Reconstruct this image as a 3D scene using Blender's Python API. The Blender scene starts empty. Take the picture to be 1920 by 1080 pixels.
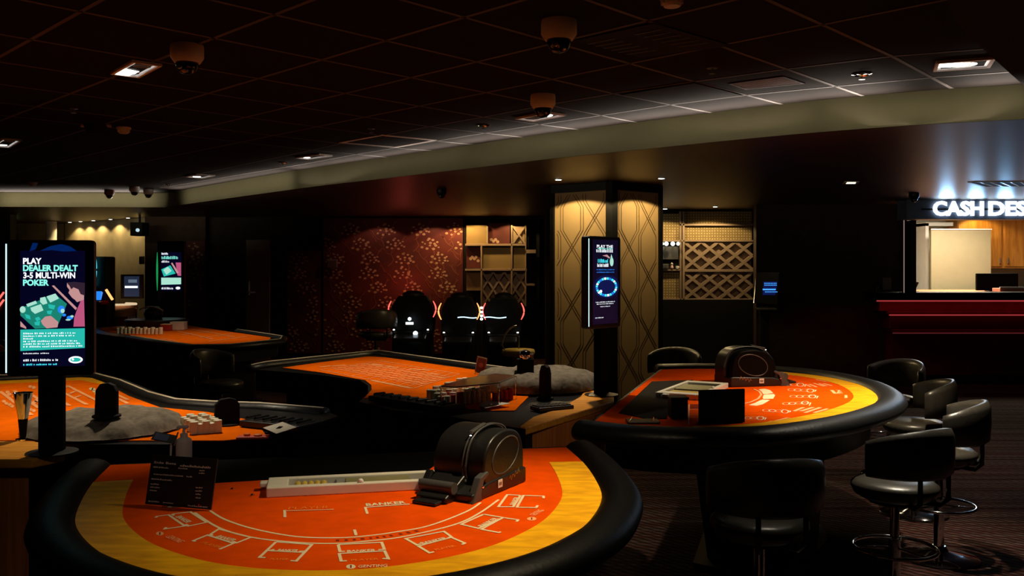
import bpy, math, random
from mathutils import Vector, Matrix
random.seed(7)
PI = math.pi
scn = bpy.context.scene
COL = scn.collection

# ------------------------------------------------------------------ camera, world, exposure
EYE = 1.65; F = 1700.0; HZ = 500.0
cd = bpy.data.cameras.new('camera'); cam = bpy.data.objects.new('camera', cd); COL.objects.link(cam)
cam.location = (0, 0, EYE); cam.rotation_euler = (PI/2, 0, 0)
cd.sensor_width = 36; cd.lens = F/1920*36; cd.shift_y = -(540-HZ)/1920; cd.clip_end = 100
scn.camera = cam
w = bpy.data.worlds.new('world'); scn.world = w; w.use_nodes = True
w.node_tree.nodes['Background'].inputs[0].default_value = (0.6, 0.35, 0.25, 1)
w.node_tree.nodes['Background'].inputs[1].default_value = 0.0006
vs = scn.view_settings
vs.view_transform = 'Standard'; vs.look = 'None'; vs.exposure = 0.0; vs.gamma = 1.0; vs.use_curve_mapping = False
scn.cycles.use_denoising = True
scn.cycles.sample_clamp_indirect = 3.0
scn.cycles.max_bounces = 8

def spot(loc, aim, power, size=90, blend=.6, col=(1, .78, .5), r=.03, name='ceiling_spot'):
    d = bpy.data.lights.new(name, 'SPOT'); d.energy = power; d.spot_size = math.radians(size); d.spot_blend = blend
    d.color = col; d.shadow_soft_size = r
    o = bpy.data.objects.new(name, d); COL.objects.link(o); o.location = loc
    o.rotation_euler = (Vector(aim)-Vector(loc)).to_track_quat('-Z', 'Y').to_euler(); return o
def area(loc, aim, power, sx, sy, col=(1, 1, 1), spread=180, name='area_light', up='Y'):
    d = bpy.data.lights.new(name, 'AREA'); d.energy = power; d.shape = 'RECTANGLE'; d.size = sx; d.size_y = sy
    d.color = col; d.spread = math.radians(spread)
    o = bpy.data.objects.new(name, d); COL.objects.link(o); o.location = loc
    o.rotation_euler = (Vector(aim)-Vector(loc)).to_track_quat('-Z', up).to_euler(); return o

ZC = 2.749; ZS = 2.543; ZT = 0.88   # main ceiling, lower ceiling, table tops
def LP(px, py, z):                  # the point at height z seen at photo position px, py
    D = F*(EYE-z)/(py-HZ); return Vector(((px-960)*D/F, D, z))
def DP(px, py, D):                  # the point at distance D
    return Vector(((px-960)*D/F, D, EYE-(py-HZ)*D/F))

# table spots (recessed in the ceiling above each table), then added ones elsewhere
spot((.62, 3.05, 2.72), (.08, 2.85, .9), 170, 66, 1., col=(1, .80, .50))
spot((2.3, 5.3, 2.5), (2.05, 5.5, .9), 120, 80, .9)
spot((-.9, 6.5, 2.72), (-.9, 6.6, .9), 105, 80, .9)
spot((-2.85, 5.0, 2.72), (-2.85, 5.1, .9), 105, 85, .9)
spot((-3.2, 9.6, 2.72), (-3.4, 9.9, .9), 60, 80, .9)
spot((.35, 5.95, 2.72), (.30, 5.6, .9), 95, 62, .8, col=(1, .84, .62))
spot((-1.75, 5.0, 2.72), (-1.78, 4.45, .9), 105, 60, .8, col=(1, .84, .62))
spot((2.2, 4.95, 2.72), (2.15, 4.85, .5), 200, 70, .8, col=(1, .88, .68))
spot((-.3, .9, 2.72), (-1.0, 3.1, 1.0), 16, 40, .9, col=(1, .9, .8))  # added spot from the camera side, lifts the sign card
spot((3.9, 7.6, 2.50), (3.7, 7.9, 0), 70, 100, .9, col=(1, .80, .66))  # added spot that brightens the far carpet
spot((.75, 2.3, 2.72), (.38, 4.42, .75), 34, 20, .9)  # added spot from the camera side for the wooden side panel
spot((1.42, 4.05, 2.72), (1.16, 3.66, .7), 30, 18, .9, col=(1, .88, .68))  # added narrow spot for the front stool's rim and seat
spot((2.9, 3.4, 2.72), (2.9, 3.3, 0), 22, 70, .9, col=(1, .85, .75))

# ------------------------------------------------------------------ materials
MATS = {}
def mat(name, col, rough=.6, metal=0., var=.12, scale=8., bump=0., emis=None, es=0., spec=.5, trans=0., coat=0.):
    m = bpy.data.materials.new(name); m.use_nodes = True; nt = m.node_tree; b = nt.nodes['Principled BSDF']
    b.inputs['Roughness'].default_value = rough; b.inputs['Metallic'].default_value = metal
    b.inputs['Specular IOR Level'].default_value = spec
    if trans: b.inputs['Transmission Weight'].default_value = trans
    if coat: b.inputs['Coat Weight'].default_value = coat; b.inputs['Coat Roughness'].default_value = .15
    tc = nt.nodes.new('ShaderNodeTexCoord'); n = nt.nodes.new('ShaderNodeTexNoise')
    n.inputs['Scale'].default_value = scale; n.inputs['Detail'].default_value = 4
    nt.links.new(tc.outputs['Object'], n.inputs['Vector'])
    r = nt.nodes.new('ShaderNodeValToRGB')
    r.color_ramp.elements[0].position = .3; r.color_ramp.elements[1].position = .7
    r.color_ramp.elements[0].color = tuple(c*(1-var) for c in col)+(1,)
    r.color_ramp.elements[1].color = tuple(min(1, c*(1+var)) for c in col)+(1,)
    nt.links.new(n.outputs['Fac'], r.inputs['Fac']); nt.links.new(r.outputs['Color'], b.inputs['Base Color'])
    if bump:
        bp = nt.nodes.new('ShaderNodeBump'); bp.inputs['Strength'].default_value = bump; bp.inputs['Distance'].default_value = .01
        nt.links.new(n.outputs['Fac'], bp.inputs['Height']); nt.links.new(bp.outputs['Normal'], b.inputs['Normal'])
    if emis:
        b.inputs['Emission Color'].default_value = tuple(emis)+(1,); b.inputs['Emission Strength'].default_value = es
    MATS[name] = m; return m
def nodes_of(m):
    nt = m.node_tree; return nt, nt.nodes['Principled BSDF']

felt = mat('orange_felt', (.80, .078, .002), .95, var=.10, scale=14, bump=.1, spec=.0)
felt2 = mat('roulette_felt', (.85, .145, .003), .95, var=.10, scale=12, bump=.1, spec=.0)
printw = mat('print_cream', (.85, .68, .42), .8, var=.05, spec=.1)
printp = mat('print_pale_orange', (.95, .42, .18), .8, var=.05, spec=.1)
printo = mat('print_orange', (1., .22, .02), .8, var=.05, spec=.1)
printd = mat('print_dark_red', (.25, .02, .004), .8, var=.05, spec=.1)
leather = mat('black_leather', (.009, .009, .010), .42, var=.2, scale=60, bump=.15)
leatherd = mat('dark_table_leather', (.001, .001, .0011), .5, var=.2, scale=60, bump=.1, spec=.07)
leather2 = mat('stool_leather', (.045, .040, .032), .33, var=.15, scale=50, bump=.08, spec=.6)
black = mat('black_lacquer', (.004, .004, .0045), .4, var=.2, spec=.22)
matte = mat('matte_black', (.007, .006, .006), .8, var=.2, spec=.2)
plastic = mat('black_plastic', (.010, .0095, .009), .36, var=.2, scale=120, bump=.06)
plastic_shade = mat('shaded_black_plastic', (.003, .003, .003), .40, var=.2, scale=120, bump=.05, spec=.06)  # darker copy of the black plastic, for the shuffler's shaded side
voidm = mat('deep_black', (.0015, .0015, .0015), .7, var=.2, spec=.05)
plastic2 = mat('dark_grey_plastic', (.06, .058, .055), .4, var=.1)
chrome = mat('chrome', (.85, .85, .86), .08, 1., var=.03)
steel = mat('brushed_steel', (.5, .48, .45), .3, 1., var=.1, scale=40)
white = mat('white_plastic', (.7, .68, .64), .5, var=.05)
whitepaint = mat('white_paint', (.75, .72, .68), .6, var=.04)
cream = mat('cream_plastic', (.72, .68, .56), .5, var=.05)
chipw = mat('ivory_chip', (.85, .82, .62), .5, var=.08)
chipr = mat('red_chip', (.45, .03, .02), .5, var=.1)
paper = mat('paper', (.8, .75, .62), .8, var=.04)
cloth = mat('grey_cloth', (.20, .17, .13), .95, var=.3, scale=25, bump=.5, spec=.1)
darkwall = mat('dark_wall', (.022, .013, .010), .7, var=.2, spec=.2)
brownwall = mat('brown_wall', (.05, .028, .018), .7, var=.2, spec=.2)
fasciam = mat('fascia_paint', (.040, .035, .0195), .8, var=.05, spec=.2)
ceilm = mat('ceiling_tile', (.011, .0085, .0078), .9, var=.15, scale=30, spec=.1)
soffm = mat('lower_ceiling_gloss', (.040, .018, .011), .42, var=.15, spec=.35)
gridm = mat('grid_metal', (.080, .070, .066), .7, var=.05)
tan = mat('tan_wall', (.42, .33, .19), .85, var=.1, scale=5)
goldframe = mat('gold_frame', (.27, .19, .125), .6, var=.1)
redm = mat('red_lacquer', (.16, .006, .008), .25, var=.1)
glass = mat('clear_acrylic', (.9, .9, .9), .05, var=.01, trans=1.)
smoke = mat('smoked_dome', (.01, .01, .012), .05, var=.1)
blackcard = mat('black_card', (.008, .008, .008), .5, var=.1)
mirrorm = mat('grey_mirror', (.25, .24, .23), .25, .7, var=.05)
def em(name, col, s): return mat(name, (.02, .02, .02), .5, emis=col, es=s, var=.05)
E_white = em('light_white', (1, .96, .88), 6)
E_warm = em('light_warm', (1, .8, .5), 5)
E_sign = em('sign_letter_light', (.80, .92, 1), 2.4)
E_scr = em('screen_navy', (.0012, .0012, .014), 1.)
E_navy = em('screen_blue_glow', (.0, .006, .07), 1.)
E_reflect = em('blue_reflection_glow', (.0, .014, .11), 1.)
E_teal = em('screen_teal', (.02, .5, .42), 1.)
E_teal2 = em('screen_bright_teal', (.25, .95, .80), 1.1)
E_txt = em('screen_white_text', (.9, .95, 1), 1.2)
E_cyan = em('screen_cyan', (.05, .75, .9), 1.2)
E_green = em('screen_table_green', (.01, .22, .16), 1.)
E_mint = em('screen_card_mint', (.45, .85, .70), .9)
E_skin = em('screen_skin', (.55, .28, .28), 1.)
E_pink = em('screen_pink', (.5, .09, .2), 1.)
E_hair = em('screen_dark_hair', (.03, .015, .03), 1.)
E_blue = em('screen_blue', (.02, .25, .95), 1.)
E_red = em('neon_red', (1, .10, .08), 2.2)
E_org = em('neon_orange', (1, .35, .10), 2.2)
E_edge = em('edge_light_blue', (.55, .85, 1), 1.8)
E_edgeg = em('edge_light_green', (.01, .35, .09), .8)
E_redline = em('red_strip_light', (.8, .07, .08), .45)
E_redline2 = em('dim_red_strip_light', (.8, .10, .12), .10)
E_exit = em('exit_sign_light', (.5, .9, .3), 1.5)

def wood(name, c1, c2, sx=1., sy=12., rough=.45, ax='X', spec=.4):
    m = mat(name, c1, rough, spec=spec); nt, b = nodes_of(m)
    tc = nt.nodes.new('ShaderNodeTexCoord'); mp = nt.nodes.new('ShaderNodeMapping'); mp.inputs['Scale'].default_value = (sx, sy, sy) if ax == 'X' else ((sy, sx, sy) if ax == 'Y' else (sy, sy, sx))
    n = nt.nodes.new('ShaderNodeTexNoise'); n.inputs['Scale'].default_value = 2.5; n.inputs['Detail'].default_value = 6; n.inputs['Distortion'].default_value = .6
    r = nt.nodes.new('ShaderNodeValToRGB'); r.color_ramp.elements[0].position = .35; r.color_ramp.elements[1].position = .65
    r.color_ramp.elements[0].color = c1+(1,); r.color_ramp.elements[1].color = c2+(1,)
    nt.links.new(tc.outputs['Object'], mp.inputs[0]); nt.links.new(mp.outputs[0], n.inputs['Vector']); nt.links.new(n.outputs['Fac'], r.inputs['Fac'])
    nt.links.new(r.outputs['Color'], b.inputs['Base Color']); return m
ywood = wood('yellow_race_track', (.74, .32, .004), (1., .50, .006), 3., 9., spec=.1)
owood = wood('oak_ledge', (.75, .27, .03), (.95, .42, .06), 2., 14., spec=.1)
vwood = wood('oak_side', (.50, .14, .03), (.70, .24, .06), 1., 18., ax='Z')
cupw = wood('cupboard_veneer', (.34, .13, .02), (.50, .22, .045), 1., 10., ax='Z')

# carpet: irregular stripes broken up by a slanted weave
carpet = mat('striped_carpet', (.05, .03, .03), .95, spec=.05); nt, b = nodes_of(carpet)
g = nt.nodes.new('ShaderNodeNewGeometry'); mp = nt.nodes.new('ShaderNodeMapping'); mp.inputs['Scale'].default_value = (.02, 7., 1)
n1 = nt.nodes.new('ShaderNodeTexNoise'); n1.inputs['Scale'].default_value = 2.0; n1.inputs['Detail'].default_value = 6; n1.inputs['Roughness'].default_value = .85
r1 = nt.nodes.new('ShaderNodeValToRGB'); cr = r1.color_ramp; cr.interpolation = 'LINEAR'
cr.elements[0].position = .30; cr.elements[0].color = (.004, .003, .003, 1); cr.elements[1].position = .72; cr.elements[1].color = (.34, .27, .25, 1)
for p, c in ((.42, (.020, .004, .006)), (.46, (.20, .07, .05)), (.50, (.006, .003, .004)), (.55, (.30, .21, .18)), (.59, (.012, .005, .006)), (.64, (.20, .06, .06))):
    e_ = cr.elements.new(p); e_.color = c+(1,)
wv = nt.nodes.new('ShaderNodeTexWave'); wv.inputs['Scale'].default_value = 9; wv.inputs['Distortion'].default_value = 3.; wv.bands_direction = 'DIAGONAL'
r2 = nt.nodes.new('ShaderNodeValToRGB'); r2.color_ramp.elements[0].color = (.12, .10, .10, 1); r2.color_ramp.elements[0].position = .3; r2.color_ramp.elements[1].position = .6; r2.color_ramp.elements[1].color = (.46, .42, .42, 1)
mx = nt.nodes.new('ShaderNodeMix'); mx.data_type = 'RGBA'; mx.blend_type = 'MULTIPLY'; mx.inputs[0].default_value = 1
nt.links.new(g.outputs['Position'], mp.inputs[0]); nt.links.new(mp.outputs[0], n1.inputs['Vector']); nt.links.new(n1.outputs['Fac'], r1.inputs['Fac'])
nt.links.new(g.outputs['Position'], wv.inputs['Vector']); nt.links.new(wv.outputs['Fac'], r2.inputs['Fac'])
nt.links.new(r1.outputs['Color'], mx.inputs[6]); nt.links.new(r2.outputs['Color'], mx.inputs[7]); nt.links.new(mx.outputs[2], b.inputs['Base Color'])

# panel with rows of small dots
dotm = mat('dotted_panel', (.34, .25, .10), .8); nt, b = nodes_of(dotm)
tc = nt.nodes.new('ShaderNodeTexCoord'); mp = nt.nodes.new('ShaderNodeMapping'); mp.inputs['Scale'].default_value = (24, 24, 24)
v = nt.nodes.new('ShaderNodeTexVoronoi'); v.inputs['Randomness'].default_value = .12; v.inputs['Scale'].default_value = 1
r = nt.nodes.new('ShaderNodeValToRGB'); r.color_ramp.elements[0].color = (.55, .42, .20, 1); r.color_ramp.elements[0].position = .18
r.color_ramp.elements[1].color = (.22, .15, .055, 1); r.color_ramp.elements[1].position = .30
nt.links.new(tc.outputs['Object'], mp.inputs[0]); nt.links.new(mp.outputs[0], v.inputs['Vector']); nt.links.new(v.outputs['Distance'], r.inputs['Fac']); nt.links.new(r.outputs['Color'], b.inputs['Base Color'])
florm = mat('dark_red_wallpaper', (.085, .009, .007), .7, var=.3, scale=3)
blosm = mat('wallpaper_blossom', (.42, .26, .17), .7, var=.15)
branm = mat('wallpaper_branch', (.20, .055, .03), .7, var=.2)
colm = mat('column_paper', (.36, .25, .115), .7, var=.06, scale=200)
colline = mat('column_relief_line', (.10, .06, .022), .7, var=.1)

# ------------------------------------------------------------------ mesh helpers
_tc = {}
def text_mesh(s, bold=0.):
    k = (s, bold)
    if k not in _tc:
        c = bpy.data.curves.new('lettering', 'FONT'); c.body = s; c.size = 1; c.offset = bold; c.resolution_u = 3
        o = bpy.data.objects.new('lettering', c); me = o.to_mesh()
        V = [(v.co.x, v.co.y) for v in me.vertices]; P = [tuple(p.vertices) for p in me.polygons]
        o.to_mesh_clear(); bpy.data.objects.remove(o); bpy.data.curves.remove(c)
        x0 = min(p[0] for p in V); x1 = max(p[0] for p in V); y0 = min(p[1] for p in V); y1 = max(p[1] for p in V)
        _tc[k] = ([((x-x0)/(x1-x0), (y-y0)/(y1-y0)) for x, y in V], P)
    return _tc[k]

def smooth_path(P, n=6, closed=False):
    P = [Vector(p) for p in P]; out = []; N = len(P)
    for i in range(N if closed else N-1):
        if closed: a, b_, c, d = P[(i-1) % N], P[i], P[(i+1) % N], P[(i+2) % N]
        else: a, b_, c, d = P[max(i-1, 0)], P[i], P[i+1], P[min(i+2, N-1)]
        for k in range(n):
            t = k/n
            out.append(.5*((2*b_)+(c-a)*t+(2*a-5*b_+4*c-d)*t*t+(-a+3*b_-3*c+d)*t**3))
    if not closed: out.append(P[-1])
    return out

class MB:
    def __init__(s): s.v = []; s.f = []; s.m = []; s.mi = 0
    def add(s, V, Fc):
        o = len(s.v); s.v += [tuple(v) for v in V]; s.f += [tuple(i+o for i in f) for f in Fc]; s.m += [s.mi]*len(Fc); return s
    def box(s, c, d, rz=0., R=None):
        R = R or Matrix.Rotation(rz, 3, 'Z'); c = Vector(c); h = [x/2 for x in d]
        V = [c+R@Vector((sx*h[0], sy*h[1], sz*h[2])) for sz in (-1, 1) for sy in (-1, 1) for sx in (-1, 1)]
        return s.add(V, [(0, 2, 3, 1), (4, 5, 7, 6), (0, 1, 5, 4), (2, 6, 7, 3), (0, 4, 6, 2), (1, 3, 7, 5)])
    def prism(s, P, z0, z1):
        P = [(p[0], p[1]) for p in P]; n = len(P)
        A = sum(P[i][0]*P[(i+1) % n][1]-P[(i+1) % n][0]*P[i][1] for i in range(n))
        if A < 0: P = P[::-1]
        V = [(x, y, z0) for x, y in P]+[(x, y, z1) for x, y in P]
        return s.add(V, [tuple(range(n))[::-1], tuple(range(n, 2*n))]+[(i, (i+1) % n, n+(i+1) % n, n+i) for i in range(n)])
    def taper(s, P0, z0, P1, z1):
        n = len(P0); V = [(p[0], p[1], z0) for p in P0]+[(p[0], p[1], z1) for p in P1]
        return s.add(V, [tuple(range(n))[::-1], tuple(range(n, 2*n))]+[(i, (i+1) % n, n+(i+1) % n, n+i) for i in range(n)])
    def poly(s, P): return s.add(P, [tuple(range(len(P)))])
    def lathe(s, prof, n=24, c=(0, 0, 0), R=None, sx=1., sy=1.):
        c = Vector(c); V = []
        for r_, z in prof:
            for k in range(n):
                a = 2*PI*k/n; p = Vector((r_*math.cos(a)*sx, r_*math.sin(a)*sy, z)); V.append(c+(R@p if R else p))
        Fc = [(j*n+k, j*n+(k+1) % n, (j+1)*n+(k+1) % n, (j+1)*n+k) for j in range(len(prof)-1) for k in range(n)]
        Fc += [tuple(range(n))[::-1], tuple((len(prof)-1)*n+k for k in range(n))]
        return s.add(V, Fc)
    def tube(s, P, r_, n=8, closed=False, rz=None):
        P = [Vector(p) for p in P]; N = len(P); V = []
        for i, p in enumerate(P):
            a = P[(i-1) % N] if (closed or i) else P[0]; b_ = P[(i+1) % N] if (closed or i < N-1) else P[-1]
            t = (b_-a).normalized(); u = t.cross(Vector((0, 0, 1)))
            if u.length < .05: u = t.cross(Vector((1, 0, 0)))
            u.normalize(); w_ = u.cross(t)
            rr = r_[i] if isinstance(r_, (list, tuple)) else r_; r2_ = rz if rz else rr
            for k in range(n):
                q = 2*PI*k/n; V.append(p+u*rr*math.cos(q)+w_*r2_*math.sin(q))
        Fc = [(i*n+k, i*n+(k+1) % n, ((i+1) % N)*n+(k+1) % n, ((i+1) % N)*n+k) for i in range(N if closed else N-1) for k in range(n)]
        if not closed: Fc += [tuple(range(n))[::-1], tuple((N-1)*n+k for k in range(n))]
        return s.add(V, Fc)
    def sweep(s, P, prof, closed=False):      # profile (out, z) carried along a flat path; out is to the right of travel
        P = [Vector((p[0], p[1], 0)) for p in P]; N = len(P); n = len(prof); V = []
        for i, p in enumerate(P):
            a = P[(i-1) % N] if (closed or i) else P[0]; b_ = P[(i+1) % N] if (closed or i < N-1) else P[-1]
            t = (b_-a).normalized(); u = Vector((t.y, -t.x, 0))
            for o_, z in prof: V.append((p.x+u.x*o_, p.y+u.y*o_, z))
        Fc = [(i*n+k, i*n+(k+1) % n, ((i+1) % N)*n+(k+1) % n, ((i+1) % N)*n+k) for i in range(N if closed else N-1) for k in range(n)]
        if not closed: Fc += [tuple(range(n))[::-1], tuple((N-1)*n+k for k in range(n))]
        return s.add(V, Fc)
    def ribbon(s, P, wd, nrm=(0, 0, 1), closed=False):
        P = [Vector(p) for p in P]; N = len(P); nrm = Vector(nrm); L = []
        for i, p in enumerate(P):
            a = P[(i-1) % N] if (closed or i) else P[0]; b_ = P[(i+1) % N] if (closed or i < N-1) else P[-1]
            d0 = (p-a); d1 = (b_-p); d0 = d0.normalized() if d0.length > 1e-6 else d1.normalized(); d1 = d1.normalized() if d1.length > 1e-6 else d0
            t = d0+d1
            if t.length < .1: t = d1
            t.normalize(); u = t.cross(nrm).normalized(); k = 1/max(.5, abs(t.dot(d1)))
            L += [p+u*wd/2*k, p-u*wd/2*k]
        return s.add(L, [(2*i, 2*i+1, (2*i+3) % (2*N), (2*i+2) % (2*N)) for i in range(N if closed else N-1)])
    def text(s, t, o, ux, uy, wd, ht, bold=0.):
        V, P = text_mesh(t, bold); o = Vector(o); ux = Vector(ux).normalized(); uy = Vector(uy).normalized()
        return s.add([o+ux*x*wd+uy*y*ht for x, y in V], P)
    def build(s, name, m, parent=None, world=False, smooth=False, bevel=0., seg=2, sub=0, solid=0., **props):
        me = bpy.data.meshes.new(name); V = s.v
        if parent is not None and world:
            inv = (Matrix.Translation(parent.location)@parent.rotation_euler.to_matrix().to_4x4()).inverted()
            V = [tuple(inv@Vector(v)) for v in V]
        me.from_pydata(V, [], s.f); me.update()
        for mm in (m if isinstance(m, (list, tuple)) else [m]): me.materials.append(mm)
        if isinstance(m, (list, tuple)): me.polygons.foreach_set('material_index', s.m)
        o = bpy.data.objects.new(name, me); COL.objects.link(o)
        if parent is not None: o.parent = parent
        if smooth:
            me.polygons.foreach_set('use_smooth', [True]*len(me.polygons))
        if solid: md = o.modifiers.new('solid', 'SOLIDIFY'); md.thickness = solid
        if bevel:
            md = o.modifiers.new('bevel', 'BEVEL'); md.width = bevel; md.segments = seg; md.limit_method = 'ANGLE'; md.angle_limit = math.radians(40)
            md.harden_normals = bool(smooth)
        elif smooth and smooth != 'all':
            md = o.modifiers.new('edges', 'EDGE_SPLIT'); md.split_angle = math.radians(38)
        if sub: md = o.modifiers.new('sub', 'SUBSURF'); md.levels = sub; md.render_levels = sub
        for k, v_ in props.items(): o[k] = v_
        return o

def thing(name, label, cat, loc=(0, 0, 0), rz=0., group=None):
    o = bpy.data.objects.new(name, None); COL.objects.link(o); o.location = loc; o.rotation_euler = (0, 0, rz)
    o.empty_display_size = .1; o['label'] = label; o['category'] = cat
    if group: o['group'] = group
    return o
def tag(o, label, cat, group=None):
    o['label'] = label; o['category'] = cat
    if group: o['group'] = group
    return o
def struct(name, mb, m, **k):
    o = mb.build(name, m, **k); o['kind'] = 'structure'; return o
def dup(root, loc=None, rz=None, label=None, group=None, parent=None):
    r_ = root.copy(); COL.objects.link(r_)
    if parent is not None: r_.parent = parent
    if loc is not None: r_.location = loc
    if rz is not None: r_.rotation_euler = (0, 0, rz)
    if label: r_['label'] = label
    if group: r_['group'] = group
    for ch in list(root.children): dup(ch, parent=r_)
    return r_
def XY(p): return (p[0], p[1])
def lerp(a, b_, t): return a+(b_-a)*t

# ------------------------------------------------------------------ setting: floor, ceilings, fascia, walls
struct('floor', MB().box((0, 9, -.05), (30, 26, .1)), carpet)
struct('ceiling', MB().box((0, 9, ZC+.05), (30, 26, .1)), ceilm)
fas_px = [(-420, 387), (-150, 387), (0, 387), (150, 387.5)]
fas = [XY(LP(x, y, ZS)) for x, y in fas_px]
corner = XY(LP(309, 388, ZS))
fas2 = [XY(LP(x, y, ZS)) for x, y in [(309, 388), (560, 353), (720, 334), (880, 315), (1040, 296), (1200, 279.5), (1360, 263), (1520, 248), (1720, 233), (1920, 222)]]
fas2 = [XY(p) for p in smooth_path([(p[0], p[1], 0) for p in fas2], 4)]+[(4.4, 5.25), (6.5, 5.1), (14, 4.8)]
fpath = fas+fas2
struct('ceiling', MB().prism(fpath+[(14, 21.5), (-14, 21.5), (-14, fas[0][1])], ZS, ZC-.002), soffm)      # the lower ceiling beyond the step
struct('trim_1', MB().sweep(fpath, [(0.002, ZS-.006), (.014, ZS-.006), (.014, ZC-.001), (.002, ZC-.001)]), fasciam)   # pale step between the two ceilings
# ceiling grid
gm = MB()
def bar(a, b_, wd=.022, z=ZC-.0015):
    a = Vector((a[0], a[1], 0)); b_ = Vector((b_[0], b_[1], 0)); d = b_-a
    gm.box(((a.x+b_.x)/2, (a.y+b_.y)/2, z), (d.length, wd, .002), rz=math.atan2(d.y, d.x))
L1 = [LP(x, y, ZC) for x, y in [(1864, 90), (1673, 105), (1475, 129), (1302, 152.5), (1150, 175), (1025, 196), (906, 219), (803, 237), (717, 254), (638, 269), (585, 281), (500, 299), (300, 341)]]
L2 = [LP(x, y, ZC) for x, y in [(1916, 133), (1747, 145), (1567, 161.5), (1400, 178), (1257, 196), (1127, 216), (1012, 233), (909, 249), (818, 264), (741, 277), (668, 289), (560, 309), (300, 352)]]
for L in (L1, L2):
    for a, b_ in zip(L, L[1:]): bar(a, b_)
nn = Vector((.714, -.70, 0)).normalized(); nn = Vector((.70, .714, 0)); dirn = Vector((-.70, .714, 0))
base = LP(803, 237, ZC)
for k in range(1, 12):
    p = base-nn*(.62*k)
    bar(p-dirn*7, p+dirn*7.5)
for i, (a, b_) in enumerate(zip(L1[1:], L2[1:])):
    if i > 9: break
    d = (b_-a).normalized(); bar(a-Vector((.68, .73, 0))*6.5, a, .022); bar(a, b_); bar(b_, b_+d*[.42, .45, .5, .5, .5, .5, .5, .5, .5, .5][i])
struct('trim_2', gm, gridm)
# dark bulkhead hanging at the right end of the tiled ceiling
bk = [XY(LP(x, y, 2.66)) for x, y in [(1700, -160), (1762, -40), (1782, 16), (1800, 50), (1858, 105), (1930, 168), (2000, 215)]]
struct('ceiling', MB().prism([XY(p) for p in smooth_path([(p[0], p[1], 0) for p in bk], 4)]+[(8, 4.6), (8, 0), (1.6, 0)], 2.66, ZC-.003), matte)

# unseen area lights added along the step: light the step and the first ceiling tiles
for (a, b_, pw) in [((-7.6, 13.4), (-5.3, 13.45), 3.2), ((-4.7, 12.9), (-2.5, 10.4), 2.0), ((-2.4, 10.3), (-.4, 8.2), 1.9), ((-.4, 8.15), (.97, 6.85), 1.5), ((.97, 6.85), (2.0, 6.0), 1.3), ((2.0, 5.98), (3.1, 5.45), 1.3), ((3.1, 5.42), (4.6, 5.1), 1.4)]:
    a = Vector((a[0], a[1], 0)); b_ = Vector((b_[0], b_[1], 0)); d = (b_-a); n_ = Vector((d.y, -d.x, 0)).normalized()
    if n_.y > 0: n_ = -n_
    def strip(c, ax, pw_, spread, col):
        o = area(c, c+ax, pw_, d.length, .02, col=col, spread=spread)
        zax = (-ax).normalized(); xax = d.normalized(); yax = zax.cross(xax).normalized()
        o.rotation_euler = Matrix((xax, yax, zax)).transposed().to_euler()
    c = (a+b_)/2+n_*.035; c.z = ZS+.004
    strip(c, n_*.52+Vector((0, 0, .85)), pw*6.5, 102, (1, .86, .74))          # outwards over the first tiles
    c = (a+b_)/2+n_*.30; c.z = ZS-.03
    strip(c, -n_*.80+Vector((0, 0, .45)), pw*(3.4 if a.x < -4 else 1.5), 90, (1, .90, .62))   # back onto the step

# walls
WB = 16.4
def wallbox(name, x0, x1, y0, y1, z0, z1, m): return struct(name, MB().box(((x0+x1)/2, (y0+y1)/2, (z0+z1)/2), (abs(x1-x0), abs(y1-y0), z1-z0)), m)
def X(px, D): return (px-960)*D/F
def Z(py, D): return EYE-(py-HZ)*D/F
wallbox('wall_back', X(275, WB), X(1045, WB), WB, WB+.15, 0, ZS, darkwall)
wallbox('wall_back_brown', X(275, 16.3), X(388, 16.3), 16.22, 16.38, 0, ZS, brownwall)
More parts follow.
